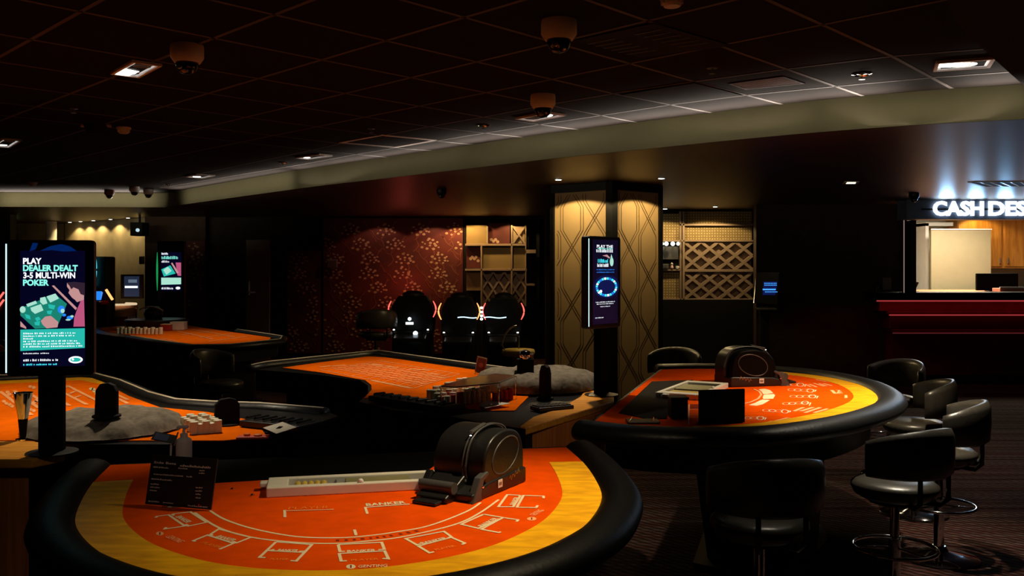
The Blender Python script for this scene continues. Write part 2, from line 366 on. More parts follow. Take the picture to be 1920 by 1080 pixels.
# dark red flowered wallpaper
def flowered(name, x0, x1, z0, z1, y, seed=3):
    o = struct(name, MB().box(((x0+x1)/2, y+.02, (z0+z1)/2), (x1-x0, .04, z1-z0)), florm)
    rnd = random.Random(seed); mb = MB(); mb2 = MB()
    row = 0; z = z0+.1; sp = .62
    while z < z1-.05:
        x = x0-.4+(row % 2)*sp/2+(row % 3)*.14
        while x < x1+.3:
            for (dx, dz) in ((0, .0), (.07, .03), (-.07, .02), (.035, .07), (-.03, .075), (.12, -.01), (-.12, -.02), (.0, .035), (.10, .045), (-.10, .05), (.05, -.03), (-.045, -.035), (.085, .0), (-.01, .09)):
                px_ = x+dx*1.25+rnd.uniform(-.01, .01); pz = z+dz*1.5+rnd.uniform(-.01, .01); r_ = rnd.uniform(.018, .031)
                if x0+.03 < px_ < x1-.03 and z0+.03 < pz < z1-.04:
                    mb.poly([(px_+r_*math.cos(2*PI*q/7), y-.004, pz+r_*.75*math.sin(2*PI*q/7)) for q in range(7)])
            pts = [(x+rnd.uniform(-.02, .02), y-.003, z-.03)]
            dx = rnd.choice((-1, 1))
            for q in range(1, 7): pts.append((x+dx*(.05*math.sin(q*1.1))+dx*q*.02, y-.003, z-.03-q*.055))
            pts = [p for p in pts if x0+.03 < p[0] < x1-.03 and z0+.03 < p[2] < z1-.03]
            if len(pts) > 2: mb2.ribbon(pts, .014, (0, -1, 0))
            pts = [(x+.2+q*.045*dx, y-.003, z+.18-q*.05+.02*math.sin(q*2.)) for q in range(8)]
            pts = [p for p in pts if x0+.03 < p[0] < x1-.03 and z0+.03 < p[2] < z1-.03]
            if len(pts) > 2:
                mb2.ribbon(pts, .012, (0, -1, 0))
                for p in pts[1:-1:2]:
                    e2 = (p[0]+rnd.uniform(-.08, .08), p[1], p[2]+rnd.uniform(.04, .1))
                    if x0+.03 < e2[0] < x1-.03 and e2[2] < z1-.03: mb2.ribbon([p, e2], .008, (0, -1, 0))
            x += sp
        z += .26; row += 1
    mb.build('blossom_pattern', blosm, o); mb2.build('branch_pattern', branm, o)
    return o
flowered('wall_back_flowered', X(606, 16.2), X(868, 16.2), .1, Z(409, 16.2), 16.2)
flowered('wall_back_flowered', X(538, 16.2), X(601, 16.2), .1, Z(470, 16.2), 16.2, 5)
flowered('wall_back_flowered', X(350, 16.1), X(384, 16.1), .1, Z(452, 16.1), 16.1, 8)
# pale door in the dark wall
d_ = wallbox('door_1', X(463, 16.25), X(506, 16.25), 16.2, 16.3, 0, Z(450, 16.25), mat('pale_door', (.20, .16, .11), .6)); 
h = MB().box((X(469, 16.2), 16.17, Z(540, 16.2)), (.03, .04, .25)).box((X(474, 16.2), 16.17, Z(548, 16.2)), (.12, .04, .03)).build('door_handle', steel, d_)
# far-left room
FL0 = DP(120, 500, 18.6); FL1 = DP(276, 500, 16.35)
dd = (FL1-FL0); ang = math.atan2(dd.y, dd.x); cc = (FL0+FL1)/2
struct('wall_left', MB().box((cc.x-math.sin(ang)*-.08*-1, cc.y+.08, ZS/2), (dd.length+.1, .1, ZS), rz=ang), tan)
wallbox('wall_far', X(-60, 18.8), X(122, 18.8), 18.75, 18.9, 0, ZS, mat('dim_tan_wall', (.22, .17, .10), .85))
wallbox('wall_left_dark', X(-400, 15.5), X(19, 15.5), 15.5, 15.7, 0, ZS, darkwall)
wallbox('wall_far_left', -14, -13.8, -4, 21, 0, ZC, darkwall)
struct('trim_3', MB().lathe([(.1, 0), (.1, ZS)], 20, (X(96, 17.9), 17.9, 0)), mat('cream_pillar', (.7, .62, .5), .7), smooth='all')
# right of the column: dark wall, then the cash desk front
wallbox('wall_middle', X(1020, 15.1), X(1425, 14.4), 14.35, 14.5, 0, ZS, darkwall)
wallbox('wall_right_dark', X(1418, 13.0), X(1700, 13.0), 13.0, 13.15, 0, ZS, brownwall)
wallbox('wall_right', 11.8, 12.0, -4, 21, 0, ZC, darkwall)
wallbox('wall_behind', -14, 12, -4.2, -4, 0, ZC, darkwall)
wallbox('wall_end', -14, 12, 21.2, 21.4, 0, ZS, darkwall)

# ------------------------------------------------------------------ column
cA = DP(1037, 500, 9.99); cB = DP(1147, 500, 9.49); cC = DP(1237, 500, 9.95)
cDv = cA+cC-cB
struct('wall_column', MB().prism([XY(cA), XY(cB), XY(cC), XY(cDv)], 0, ZS-.001), colm)
tm = MB()
for c, wd in ((cA, .05), (cB, .09), (cC, .05)):
    tm.box((c.x, c.y, ZS/2-.001), (wd, wd, ZS-.004), rz=.75)
def face_frame(a, b_):
    d = (b_-a).normalized(); n_ = Vector((d.y, -d.x, 0));
    return d, n_
for a, b_ in ((cA, cB), (cB, cC)):
    d, n_ = face_frame(a, b_); m_ = (a+b_)/2; tm.box((m_.x+n_.x*.012, m_.y+n_.y*.012, ZS-.045), ((b_-a).length, .04, .085), rz=math.atan2(d.y, d.x))
struct('trim_4', tm, black)
# interlaced relief lines on the two faces
lm = MB()
for a, b_ in ((cA, cB), (cB, cC)):
    d, n_ = face_frame(a, b_); W = (b_-a).length
    for off in (0., .30, .60, .90):
        for s_ in (-1, 1):
            for k in range(2):
                pts = []
                z = .05
                while z < ZS-.1:
                    ph = (z*1.15+off*.5) % 1.
                    tri = abs(((z/.62+off/.6) % 2)-1)           # zig-zag with straight stretches
                    tri = min(1, max(0, (tri-.2)/.6))
                    u = off+s_*(tri*.27-.135)+k*.035-.06
                    pts.append((u, z)); z += .035
                seg = []
                for u, z in pts+[(-9, 0)]:
                    if .05 < u < W-.05: seg.append(a+d*u+n_*.003+Vector((0, 0, z-a.z)))
                    else:
                        if len(seg) > 2: lm.ribbon(seg, .009, n_)
                        seg = []
struct('trim_5', lm, colline)
for a, b_, pw in ((cA, cB, 5.), (cB, cC, 4.2)):
    d, n_ = face_frame(a, b_); p = (a+b_)/2+n_*.42; p.z = ZS-.03
    spot(p, (p.x, p.y, 0), pw*8, 141, .10, col=(1, .72, .33), r=.015)

# ------------------------------------------------------------------ ceiling fittings
def small_downlight(px, py, label, group):
    p = LP(px, py, ZS)
    t = thing('recessed_downlight', label, 'ceiling light', (p.x, p.y, ZS), 0, group)
    MB().lathe([(.048, 0), (.048, -.006), (.036, -.008), (.034, -.002)], 20).build('trim_ring', steel, t, smooth=True)
    MB().lathe([(.032, -.0015), (.030, -.010), (.0, -.013)], 16).build('lamp', E_white, t, smooth='all')
    return t
small_downlight(1047, 336, 'small round recessed light above the left face of the patterned column', None)
small_downlight(1240, 333.5, 'small round recessed light above the right face of the patterned column', None)
small_downlight(1247, 391, 'small round recessed light above the left bay of the lattice display wall', None)
small_downlight(1341, 387, 'small round recessed light above the diamond lattice panels', None)
G = None
for (x, lb) in ((707, 'left part of the flowered wall'), (813, 'right part of the flowered wall'), (877, 'left end of the dotted panel shelf wall'), (940, 'middle of the dotted panel shelf wall'), (1008, 'dark gap beside the patterned column')):
    t = small_downlight(x, 409, 'small round recessed light above the '+lb, 'row of small lights before the back wall')
for x, lb in ((131, 'leftmost of the five small lights washing the tan wall far left'), (151, 'second from left of the small lights washing the tan wall far left'), (175, 'middle one of the five small lights washing the tan wall far left'), (207, 'fourth from left of the small lights washing the tan wall far left'), (240, 'rightmost of the five small lights washing the tan wall far left')):
    D_ = lerp(18.6, 16.35, (x-120)/156); u = (D_-.35)
    t = thing('recessed_downlight', lb, 'ceiling light', (X(x, u), u, ZS), 0, 'small lights over the tan wall')
    MB().lathe([(.048, 0), (.048, -.006), (.036, -.008), (.034, -.002)], 16).build('trim_ring', steel, t, smooth=True)
    MB().lathe([(.032, -.0015), (.030, -.010), (.0, -.013)], 12).build('lamp', E_white, t, smooth='all')
    spot((X(x, u), u, ZS-.03), (X(x, u)+.0, u, 0), 13, 135, .25, col=(1, .76, .36), r=.02)
# lamps of the back wall row
for px, pw, c in ((707, 6, (1, .5, .3)), (813, 14, (1, .5, .25)), (860, 30, (1, .55, .18)), (893, 20, (1, .66, .25)), (960, 22, (1, .66, .25))):
    p = (X(px, 15.8), 15.8, ZS-.03); spot(p, (p[0], 16.0, 0), pw, 128, .2, col=c, r=.02)
for px, pw in ((1255, 24), (1341, 34)):
    p = (X(px, 13.72), 13.72, ZS-.03); spot(p, (p[0], 13.8, 0), pw, 142, .15, col=(1, .72, .33), r=.02)
spot((X(1330, 12.4), 12.3, ZS-.03), (X(1335, 14.2), 14.2, 1.25), 9, 62, .9, col=(1, .68, .45), r=.05)  # added fill from the front for the lattice shelving
spot((X(940, 14.4), 14.3, ZS-.03), (X(935, 16.1), 16.1, 1.5), 11, 55, .9, col=(1, .68, .45), r=.05)  # added fill from the front for the panel shelving

rimglow = mat('painted_rim_glow', (.5, .48, .45), .4, emis=(1, .95, .9), es=.45)  # rim glows by itself, painted in for lamp light on the frame
def twin_downlight(quad, label, dark=True, group='rectangular recessed lights in the tiled ceiling', lampside=0):
    P = [LP(x, y, ZC-.005) for x, y in quad]; c = sum(P, Vector())/4
    e = ((P[1]-P[0])+(P[2]-P[3]))/2; f_ = ((P[3]-P[0])+(P[2]-P[1]))/2; L = e.length; W = f_.length; rz = math.atan2(e.y, e.x)
    t = thing('rectangular_downlight', label, 'ceiling light', (c.x, c.y, ZC), rz, group)
    b_ = .018; fr = MB()
    for x, y, sx, sy in ((0, W/2-b_/2, L, b_), (0, -W/2+b_/2, L, b_), (L/2-b_/2, 0, b_, W-2*b_), (-L/2+b_/2, 0, b_, W-2*b_)): fr.box((x, y, -.010), (sx, sy, .016))
    fr.build('frame', whitepaint, t, bevel=.002)
    MB().ribbon([(x, y, -.0095) for x, y in ((L/2-b_*1.4, W/2-b_*1.4), (-L/2+b_*1.4, W/2-b_*1.4), (-L/2+b_*1.4, -W/2+b_*1.4), (L/2-b_*1.4, -W/2+b_*1.4))], .018, closed=True).build('painted_rim_glow', rimglow, t)
    MB().box((0, 0, -.006), (L-2*b_, W-2*b_, .003)).build('housing', matte, t)
    n_ = 2 if L > .3 else 1
    for k in range(n_):
        x = 0 if n_ == 1 else (-L/4+k*L/2)
        R = W*.30
        MB().lathe([(R, -.008), (R*1.02, -.012), (R*.9, -.012), (R*.55, -.009)], 20, (x, 0, 0)).build('reflector', steel, t, smooth=True)
        if k == lampside or n_ == 1: MB().lathe([(R*.75, -.009), (R*.6, -.014), (0, -.016)], 16, (x-R*.25, 0, 0)).build('lamp', E_white, t, smooth='all')
    if n_ == 1 or 'upper left' in label: MB().poly([(-L*.45, -W*.42, -.012), (-L*.02, -W*.42, -.012), (-L*.10, W*.20, -.012), (-L*.45, W*.12, -.012)][::-1]).build('reflector_panel', E_white, t)
    return t, c
twin_downlight([(206, 137), (246, 113.5), (306, 119), (262, 142)], 'rectangular recessed light with a bright lamp, beside the upper left dome camera')
twin_downlight([(1762, 130), (1869, 122), (1854, 108), (1742, 116)], 'rectangular white-rimmed recessed light next to the dark bulkhead at upper right')
twin_downlight([(1000, 226), (1060, 214.5), (1028, 209), (966, 220.5)], 'rectangular white-rimmed recessed light right behind the lower middle dome camera', lampside=1)
twin_downlight([(572, 298), (620, 291), (602, 288), (559, 294)], 'rectangular recessed light left of the white framed ceiling hatch')
twin_downlight([(367, 333), (388, 329), (384, 325), (362, 330)], 'far rectangular recessed light near the corner of the pale ceiling step')
twin_downlight([(-12, 272), (10, 258), (34, 263), (14, 276)], 'rectangular recessed light cut by the left edge of the picture')

def dome_camera(px, py, D, label, s=1., zc=ZC, m=None):
    p = Vector((X(px, D), D, zc))
    t = thing('dome_camera', label, 'security camera', p, 0, 'dome cameras on the ceiling')
    MB().lathe([(.078*s, 0), (.080*s, -.012*s), (.080*s, -.062*s), (.062*s, -.088*s), (.054*s, -.088*s), (.05*s, -.07*s)], 32).build('camera_housing', m or white, t, smooth=True)
    MB().lathe([(.056*s, -.086*s), (.054*s, -.104*s), (.045*s, -.125*s), (.028*s, -.140*s), (.006*s, -.146*s)], 28).build('smoked_dome', smoke, t, smooth='all')
    MB().lathe([(.014*s, 0), (.014*s, -.01*s)], 12, (-.02*s, -.05*s, -.112*s), R=Matrix.Rotation(1.1, 3, 'X')).build('lens', glassy, t, smooth=True)
    return t
glassy = mat('lens_glass', (.25, .25, .28), .05, var=.02)
dome_camera(351, 0, 4.50, 'white dome camera at upper left, right of the bright recessed light')
dome_camera(1048, 0, 4.05, 'white dome camera at the top, right of the picture centre, lowest part glossy black')
dome_camera(1018, 0, 5.80, 'white dome camera in front of the white-rimmed recessed light, on the grid line')
dome_camera(252, 0, 12.45, 'small white dome camera hanging by the pale step, middle of the three far ones', .85)
dome_camera(278, 0, 12.9, 'small white dome camera nearest the corner of the pale ceiling step', .85)
dome_camera(205, 0, 13.0, 'small brownish dome camera, leftmost of the three by the far pale step', .85, m=mat('brown_plastic', (.25, .12, .08), .6))
dome_camera(1714, 0, 11.0, 'small dark dome camera left of the cash desk sign on the lower ceiling', .75, ZS, m=black)
dome_camera(828, 0, 10.5, 'small dark dome camera on the lower ceiling left of the column', .7, ZS, m=black)
def smoke_detector(px, py, D, label, s=1., ribs=False):
    t = thing('smoke_detector', label, 'smoke detector', (X(px, D), D, ZC), 0, 'smoke detectors and sprinklers on the tiled ceiling')
    MB().lathe([(.055*s, 0), (.055*s, -.014*s), (.046*s, -.02*s)], 24).build('base', white, t, smooth=True)
    MB().lathe([(.042*s, -.02*s), (.042*s, -.034*s), (.032*s, -.05*s), (.0, -.052*s)], 24).build('sensor_head', white, t, smooth=True)
    fm = MB()
    for k in range(12):
        a = PI*k/6; fm.box((.043*s*math.cos(a), .043*s*math.sin(a), -.03*s), (.006*s, .004*s, .02*s), rz=a)
    fm.build('vent_fins', white, t)
smoke_detector(1260, 0, 3.66, 'ribbed white smoke detector cut by the top edge of the picture')
smoke_detector(232, 0, 7.15, 'smoke detector glowing orange-brown at left, right of the black ceiling speaker', 1.)
smoke_detector(62, 0, 11.8, 'tiny smoke detector just above the far pale ceiling step at left', 1.)
def sprinkler(px, py, label, ring=False):
    D = F*(ZC-EYE)/(HZ-py); t = thing('sprinkler_head', label, 'sprinkler', (X(px, D), D, ZC), 0, 'smoke detectors and sprinklers on the tiled ceiling')
    MB().lathe([(.03, 0), (.03, -.004), (.012, -.008)], 20).build('escutcheon', chrome if ring else steel, t, smooth=True)
    MB().lathe([(.008, -.006), (.008, -.03), (.018, -.032), (.018, -.034)], 14).build('deflector', steel, t, smooth=True)
    if ring: MB().lathe([(.055, 0), (.055, -.006), (.042, -.01), (.034, -.003)], 24).build('trim_ring', chrome, t, smooth=True)
sprinkler(1335, 127, 'small sprinkler head above the black ceiling panel')
sprinkler(1616, 138, 'round chrome-rimmed sprinkler on the lit tiles at upper right', True)
sprinkler(907, 234, 'pair-glinting sprinkler on the tiles left of the lower middle dome camera', True)
sprinkler(696, 241, 'faint sprinkler head just above the white framed ceiling hatch')
sprinkler(138, 203, 'faint sprinkler head below left of the bright recessed light')
sprinkler(531, 304, 'far sprinkler left of the recessed light beside the ceiling hatch', True)
sprinkler(316, 345, 'far sprinkler nearest the corner of the pale ceiling step', True)
# black ceiling speaker at left
t = thing('ceiling_speaker', 'black round ceiling speaker with two pale clips at left, beside the orange-brown detector', 'speaker', (X(180, 7.0), 7.0, ZC))
MB().lathe([(.085, 0), (.085, -.02), (.075, -.05), (.05, -.075), (0, -.08)], 28).build('housing', matte, t, smooth=True)
for s_ in (-1, 1): MB().box((s_*.1, 0, -.012), (.03, .02, .02)).build('clip', white, t, bevel=.002)
# framed hatch, black panel, grey grille
def ceil_quad(quad, z=ZC-.006):
    P = [LP(x, y, z) for x, y in quad]; c = sum(P, Vector())/4; return P, c
P, c = ceil_quad([(640, 268), (716, 254), (815, 263.5), (741, 276.5)])
t = thing('ceiling_hatch', 'square ceiling hatch with a bright white frame in the lit tiles', 'hatch', (c.x, c.y, ZC))
MB().ribbon(P, .03, closed=True).build('frame', whitepaint, t, world=True, solid=.006)
MB().poly([lerp(p, c, .08)+Vector((0, 0, .003)) for p in P][::-1]).build('panel', ceilm, t, world=True)
P, c = ceil_quad([(1160, 177), (1303, 154), (1396, 178), (1256, 195)])
t = thing('ceiling_panel', 'black ceiling tile between the white grid lines right of the lower middle dome camera', 'panel', (c.x, c.y, ZC))
MB().poly([lerp(p, c, .03) for p in P]).build('panel', matte, t, world=True, solid=.004)
P, c = ceil_quad([(1400, 168), (1505, 157), (1468, 145), (1370, 158)])
t = thing('ceiling_vent', 'grey slotted vent panel in the tiles at upper right', 'vent', (c.x, c.y, ZC))
MB().ribbon(P, .02, closed=True).build('frame', gridm, t, world=True, solid=.006)
MB().poly([lerp(p, c, .06)+Vector((0, 0, .002)) for p in P]).build('backing', mat('grey_panel', (.35, .31, .30), .6), t, world=True)
sm = MB()
for k in range(1, 8): sm.ribbon([lerp(P[0], P[3], k/8), lerp(P[1], P[2], k/8)], .01)
sm.build('slat', gridm, t, world=True, solid=.005)
P, c = ceil_quad([(1080, 76), (1200, 108), (1372, 86), (1226, 44)])
t = thing('air_conditioning_unit', 'dark ceiling air conditioning cassette with louvres, top right of centre', 'air conditioner', (c.x, c.y, ZC))
MB().poly([p for p in P]).build('cassette', matte, t, world=True, solid=.02)
sm = MB()
for k in range(1, 7):
    sm.ribbon([lerp(P[0], P[1], .05+k*.12)-Vector((0, 0, .004)), lerp(lerp(P[0], P[1], .05+k*.12), lerp(P[3], P[2], .05+k*.12), .35)-Vector((0, 0, .004))], .012)
    sm.ribbon([lerp(lerp(P[0], P[1], .05+k*.12), lerp(P[3], P[2], .05+k*.12), .6)-Vector((0, 0, .004)), lerp(lerp(P[0], P[1], .05+k*.12), lerp(P[3], P[2], .05+k*.12), .92)-Vector((0, 0, .004))], .012)
sm.build('louvre', mat('dark_brown_metal', (.03, .018, .015), .5), t, world=True)
# troffers in the lower ceiling on the right
for quad, lb in (([(1818, 342), (1990, 341), (1990, 349), (1848, 350)], 'long louvred light fitting in the blue-lit lower ceiling above the cash desk sign'), ([(1583, 345), (1606, 345), (1608, 341.5), (1586, 341.5)], 'thin bright recessed light in the lower ceiling left of the cash desk')):
    P = [LP(x, y, ZS-.006) for x, y in quad]; c = sum(P, Vector())/4
    t = thing('recessed_light_fitting', lb, 'ceiling light', (c.x, c.y, ZS))
    MB().ribbon(P, .03, closed=True).build('frame', whitepaint, t, world=True, solid=.006)
    if 'long' in lb:
        MB().poly([lerp(p, c, .05)+Vector((0, 0, .002)) for p in P]).build('diffuser', matte, t, world=True)
        sm = MB()
        for k in range(1, 9): sm.ribbon([lerp(P[0], P[1], k/9), lerp(P[3], P[2], k/9)], .012)
        sm.build('louvre', steel, t, world=True)
    else: MB().poly([lerp(p, c, .1)+Vector((0, 0, .002)) for p in P]).build('diffuser', E_warm, t, world=True)

# ------------------------------------------------------------------ gaming tables
railm = mat('pale_rail_line', (.75, .68, .52), .45, var=.1)
def offset(P, d):
    P = [Vector((p[0], p[1], 0)) for p in P]; out = []
    for i, p in enumerate(P):
        a = P[max(i-1, 0)]; b_ = P[min(i+1, len(P)-1)]; t = (b_-a).normalized(); out.append((p.x+t.y*d, p.y-t.x*d))
    return out
def arm_profile(c=.075, z=.862, rx=.085, rz_=.05, n=14):
    return [(c+rx*math.cos(2*PI*k/n), z+rz_*math.sin(2*PI*k/n)) for k in range(n)]
_zk = [0]
def zstep():
    _zk[0] = (_zk[0]+1) % 60; return _zk[0]*.00003
def zc_poly(mb, px, z, f=None):
    mb.poly([LP(f(*p)[0], f(*p)[1], z) if f else LP(p[0], p[1], z) for p in px])
def up_ccw(P):
    A = sum(P[i].x*P[(i+1) % len(P)].y-P[(i+1) % len(P)].x*P[i].y for i in range(len(P)))
    return P if A > 0 else P[::-1]
def px_text(mb, t, p0, p1, ht, z, f, bold=.02):
    z += zstep()
    a = LP(*f(*p0), z); b_ = LP(*f(*p1), z); d = b_-a; u = Vector((-d.y, d.x, 0)).normalized()
    mb.text(t, a, d, u, d.length, ht, bold)
def px_line(mb, pts, wd, z, f):
    z += zstep(); mb.ribbon([LP(*f(*p), z) for p in pts], wd)

def card_table(name, label, M, path, band, rest, arm_w, dealer_edge):
    t = thing(name, label, 'gaming table', (M[0], M[1], 0))
    out = path
    MB().prism(out, ZT-.05, ZT).build('felt_top', felt, t, world=True)
    i0, i1 = band
    MB().sweep(out[i0:i1], [(-.135, ZT), (-.002, ZT), (-.002, ZT+.002), (-.135, ZT+.002)]).build('race_track', ywood, t, world=True)
    MB().sweep(out[rest[0]:rest[1]], arm_profile(.062, .862, .072, .046) if arm_w is None else arm_profile(.075, .862, .085, .05)).build('armrest', leatherd if arm_w is None else leather, t, world=True, smooth='all')
    i_ = [Vector((p[0], p[1])) for p in out]; c = sum(i_, Vector((0, 0)))/len(i_)
    MB().prism([c+(p-c)*.93 for p in i_], ZT-.22, ZT-.05).build('apron', black, t, world=True)
    MB().taper([c+(p-c)*.42 for p in i_], .03, [c+(p-c)*.50 for p in i_], ZT-.22).build('pedestal', black, t, world=True)
    MB().prism([c+(p-c)*.50 for p in i_], 0, .03).build('foot_plate', black, t, world=True)
    MB().tube([Vector((p[0], p[1], ZT-.02)) for p in dealer_edge], .022, 8).build('dealer_edge_trim', black, t, world=True, smooth='all')
    return t
# --- near table
a1 = math.radians(11); e1 = Vector((math.cos(a1), math.sin(a1), 0)); e2 = Vector((math.sin(a1), -math.cos(a1), 0)); M1 = Vector((-.665, 3.70, 0))
wl = [(0, .915), (.15, .912), (.3, .905), (.57, .875), (.85, .82), (1.1, .71), (1.27, .59), (1.42, .43), (1.52, .23)]
pr = [(-a, b_) for b_, a in wl]+[(0, 1.56)]+[(a, b_) for b_, a in wl[::-1]]
path1 = [XY(M1+e1*p[0]+e2*p[1]) for p in smooth_path([(a, b_, 0) for a, b_ in pr], 5)]
T1 = card_table('baccarat_table', 'nearest gaming table, orange felt with BANKER boxes and yellow race track', M1, path1, (10, len(path1)-10), (0, len(path1)), None, [path1[0], path1[-1]])
def Wp(pts, z=ZT): return [XY(LP(x, y, z)) for x, y in pts]
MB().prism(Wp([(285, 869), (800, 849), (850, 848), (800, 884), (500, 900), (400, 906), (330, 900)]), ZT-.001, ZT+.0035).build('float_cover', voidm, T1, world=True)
c6 = lambda x, y: (140+x/3.556, 840+y/3.556)
c7 = lambda x, y: (440+x/3.556, 900+y/3.556)
c5 = lambda x, y: (740+x/3.6, 780+y/3.6)
ZP = ZT+.0006
cr_, pk_, or_, dk_ = MB(), MB(), MB(), MB()
arcU = [c6(900, 415), c6(1000, 475), c6(1200, 540), c6(1480, 590), c6(1760, 598), c7(900, 370), c7(1080, 345), c7(1300, 303), c7(1545, 210), c7(1640, 150)]
arcL = [c6(800, 430), c6(960, 530), c6(1180, 595), c6(1500, 630), c6(1760, 635), c7(900, 405), c7(1080, 385), c7(1300, 340), c7(1500, 285), c7(1640, 215), c7(1760, 130)]
for arc in (arcU, arcL):
    P = smooth_path([LP(x, y, ZP) for x, y in arc], 5); cr_.ribbon(P, .0085)
P1_ = smooth_path([LP(x, y, ZP) for x, y in arcU], 8); P2_ = smooth_path([LP(x, y, ZP) for x, y in arcL], 8)
def mid(k, t_=.5): return lerp(P1_[min(k, len(P1_)-1)], P2_[min(int(k*len(P2_)/len(P1_)), len(P2_)-1)], t_)
for k in range(30, 52, 2):      # dark lettering between the two arcs, too faint to read
    a = mid(k); b_ = mid(k+1); cq = lerp(a, b_, .72)
    dk_.ribbon([a, cq], .016)
BX = [ (c6, [[(650, 440), (770, 425), (880, 495), (760, 520), (740, 508)], [(650, 440), (662, 450)], [(540, 465), (550, 455), (625, 445), (735, 520), (600, 540), (610, 528)]], ((668, 458), (742, 500)), None),
 (c6, [[(905, 575), (960, 540), (1175, 595), (1080, 632), (1055, 622)], [(905, 575), (920, 583)], [(805, 622), (790, 618), (885, 580), (1060, 635), (965, 675)]], ((935, 592), (1050, 622)), ((840, 635), (960, 668))),
 (c7, [[(275, 412), (515, 430), (410, 540), (372, 537)], [(275, 412), (165, 515), (205, 517)], [(220, 472), (265, 462)], [(215, 470), (462, 482)], [(430, 474), (470, 474)]], ((280, 474), (415, 478)), ((230, 532), (350, 535))),
 (c7, [[(690, 430), (980, 415), (998, 462), (958, 464)], [(690, 430), (702, 477), (735, 475)], [(748, 538), (710, 540), (697, 490), (1000, 472), (1025, 525), (985, 522)]], ((748, 482), (940, 474)), ((775, 540), (960, 532))),
 (c7, [[(1240, 425), (1215, 432), (1140, 390), (1395, 342), (1445, 378), (1425, 385)], [(1328, 478), (1300, 485), (1225, 440), (1445, 382), (1535, 420), (1515, 430)]], ((1255, 428), (1425, 390)), ((1345, 470), (1480, 442))),
 (c7, [[(1660, 228), (1510, 295), (1625, 322), (1790, 250), (1660, 228)], [(1775, 345), (1760, 350), (1645, 328), (1790, 250), (1890, 265), (1880, 277)]], ((1655, 312), (1765, 256)), None),
 (c5, [[(845, 535), (760, 530), (700, 612), (800, 612), (850, 535)], [(1005, 555), (1005, 540), (870, 535), (825, 615), (955, 618), (965, 603)]], ((815, 600), (848, 548)), None)]
for f, lines, tx, pl in BX:
    for ln in lines: px_line(cr_, ln, .0085, ZP, f)
    px_text(cr_, 'BANKER', tx[0], tx[1], .020, ZP+.0003, f, .03)
    if pl: px_text(or_, 'PLAYER', pl[0], pl[1], .016, ZP, f, .02)
px_line(cr_, [(335, 248), (333, 203), (345, 203)], .0085, ZP, c7); px_line(pk_, [(335, 205), (660, 195)], .0085, ZP, c7)
px_text(or_, 'PLAYER', (355, 196), (625, 188), .030, ZP, c7, .0)
px_line(cr_, [(885, 225), (870, 182), (1165, 160)], .0085, ZP, c7); px_text(cr_, 'BANKER', (878, 174), (1145, 156), .034, ZP, c7, .03)
px_line(cr_, [(810, 368), (798, 330)], .0085, ZP, c7)
def felt_logo(f, ox, oy, rx, ry, tx, mbx):
    P = up_ccw([LP(*f(ox+rx*math.cos(2*PI*k/20), oy+ry*math.sin(2*PI*k/20)), ZP) for k in range(20)]); mbx.poly(P)
    c = sum(P, Vector())/20; dk_.ribbon([lerp(P[4], c, .35)+Vector((0, 0, .0004)), lerp(P[14], c, .35)+Vector((0, 0, .0004))], .004)
    px_text(mbx, 'GENTING', tx[0], tx[1], .022, ZP, f, .01)
felt_logo(c7, 775, 577, 32, 15, ((822, 585), (1018, 578)), cr_)
felt_logo(c6, 568, 570, 26, 13, ((598, 592), (690, 632)), pk_)
felt_logo(c5, 925, 693, 32, 12, ((948, 672), (1012, 636)), pk_)
cr_.build('printed_layout', printw, T1, world=True); pk_.build('printed_pink_marks', printp, T1, world=True)
or_.build('printed_player_marks', printo, T1, world=True); dk_.build('printed_dark_marks', printd, T1, world=True)

# --- right table
pr = [(.379, 4.44), (.60, 4.29), (.937, 4.236), (1.227, 4.31), (1.615, 4.59), (1.919, 4.92), (2.12, 5.25), (2.23, 5.62), (2.26, 6.0), (2.18, 6.35), (2.02, 6.58), (1.72, 6.78), (1.4, 6.84), (1.12, 6.80)]
path2 = [XY(p) for p in smooth_path([(a, b_, 0) for a, b_ in pr], 5)]
M2 = Vector((1.2, 5.5, 0))
T2 = card_table('blackjack_table', 'right-hand gaming table with orange felt, yellow race track and black padded armrest', M2, path2, (9, len(path2)-8), (0, len(path2)), 1, [path2[0], path2[-1]])
q8 = lambda x, y: (1400+x/8, 680+y/8)
cr_, pk_, dk_ = MB(), MB(), MB()
seg = [[(180, 400), (270, 390), (350, 410), (400, 455), (300, 470), (250, 470), (220, 430)], [(410, 470), (425, 490), (400, 540), (250, 545), (240, 525), (255, 480)], [(350, 560), (240, 625), (150, 645), (30, 635), (130, 600), (200, 565), (235, 553)]]
for s_ in seg: cr_.poly(up_ccw([LP(*q8(*p), ZP) for p in s_]))
px_line(pk_, [(-80, 620), (60, 590), (170, 540), (220, 480), (190, 430), (110, 395)], .012, ZP, q8)
def ring(mbx, f, x, y, rx, ry, wd=.006):
    zz_ = ZP+zstep(); mbx.ribbon([LP(*f(x+rx*math.cos(2*PI*k/14), y+ry*math.sin(2*PI*k/14)), zz_) for k in range(14)], wd, closed=True)
for (x, y, sl) in ((290, 715, .06), (590, 615, -.05), (700, 505, 0), (670, 405, .05), (520, 330, .0), (-480/1+400, 830, .0)):
    for k in range(4): ring(cr_ if k % 2 else pk_, q8, x+k*95, y+sl*k*95, 50, 17 if k < 3 else 26)
    px_line(cr_, [(x+230, y-15), (x+370, y-5+sl*200), (x+350, y+28)], .006, ZP, q8)
for a, b_ in (((710, 725), (850, 670)), ((810, 725), (1000, 668)), ((870, 750), (1110, 670)), ((1010, 750), (1215, 690))): px_line(pk_, [a, b_], .02, ZP, q8)
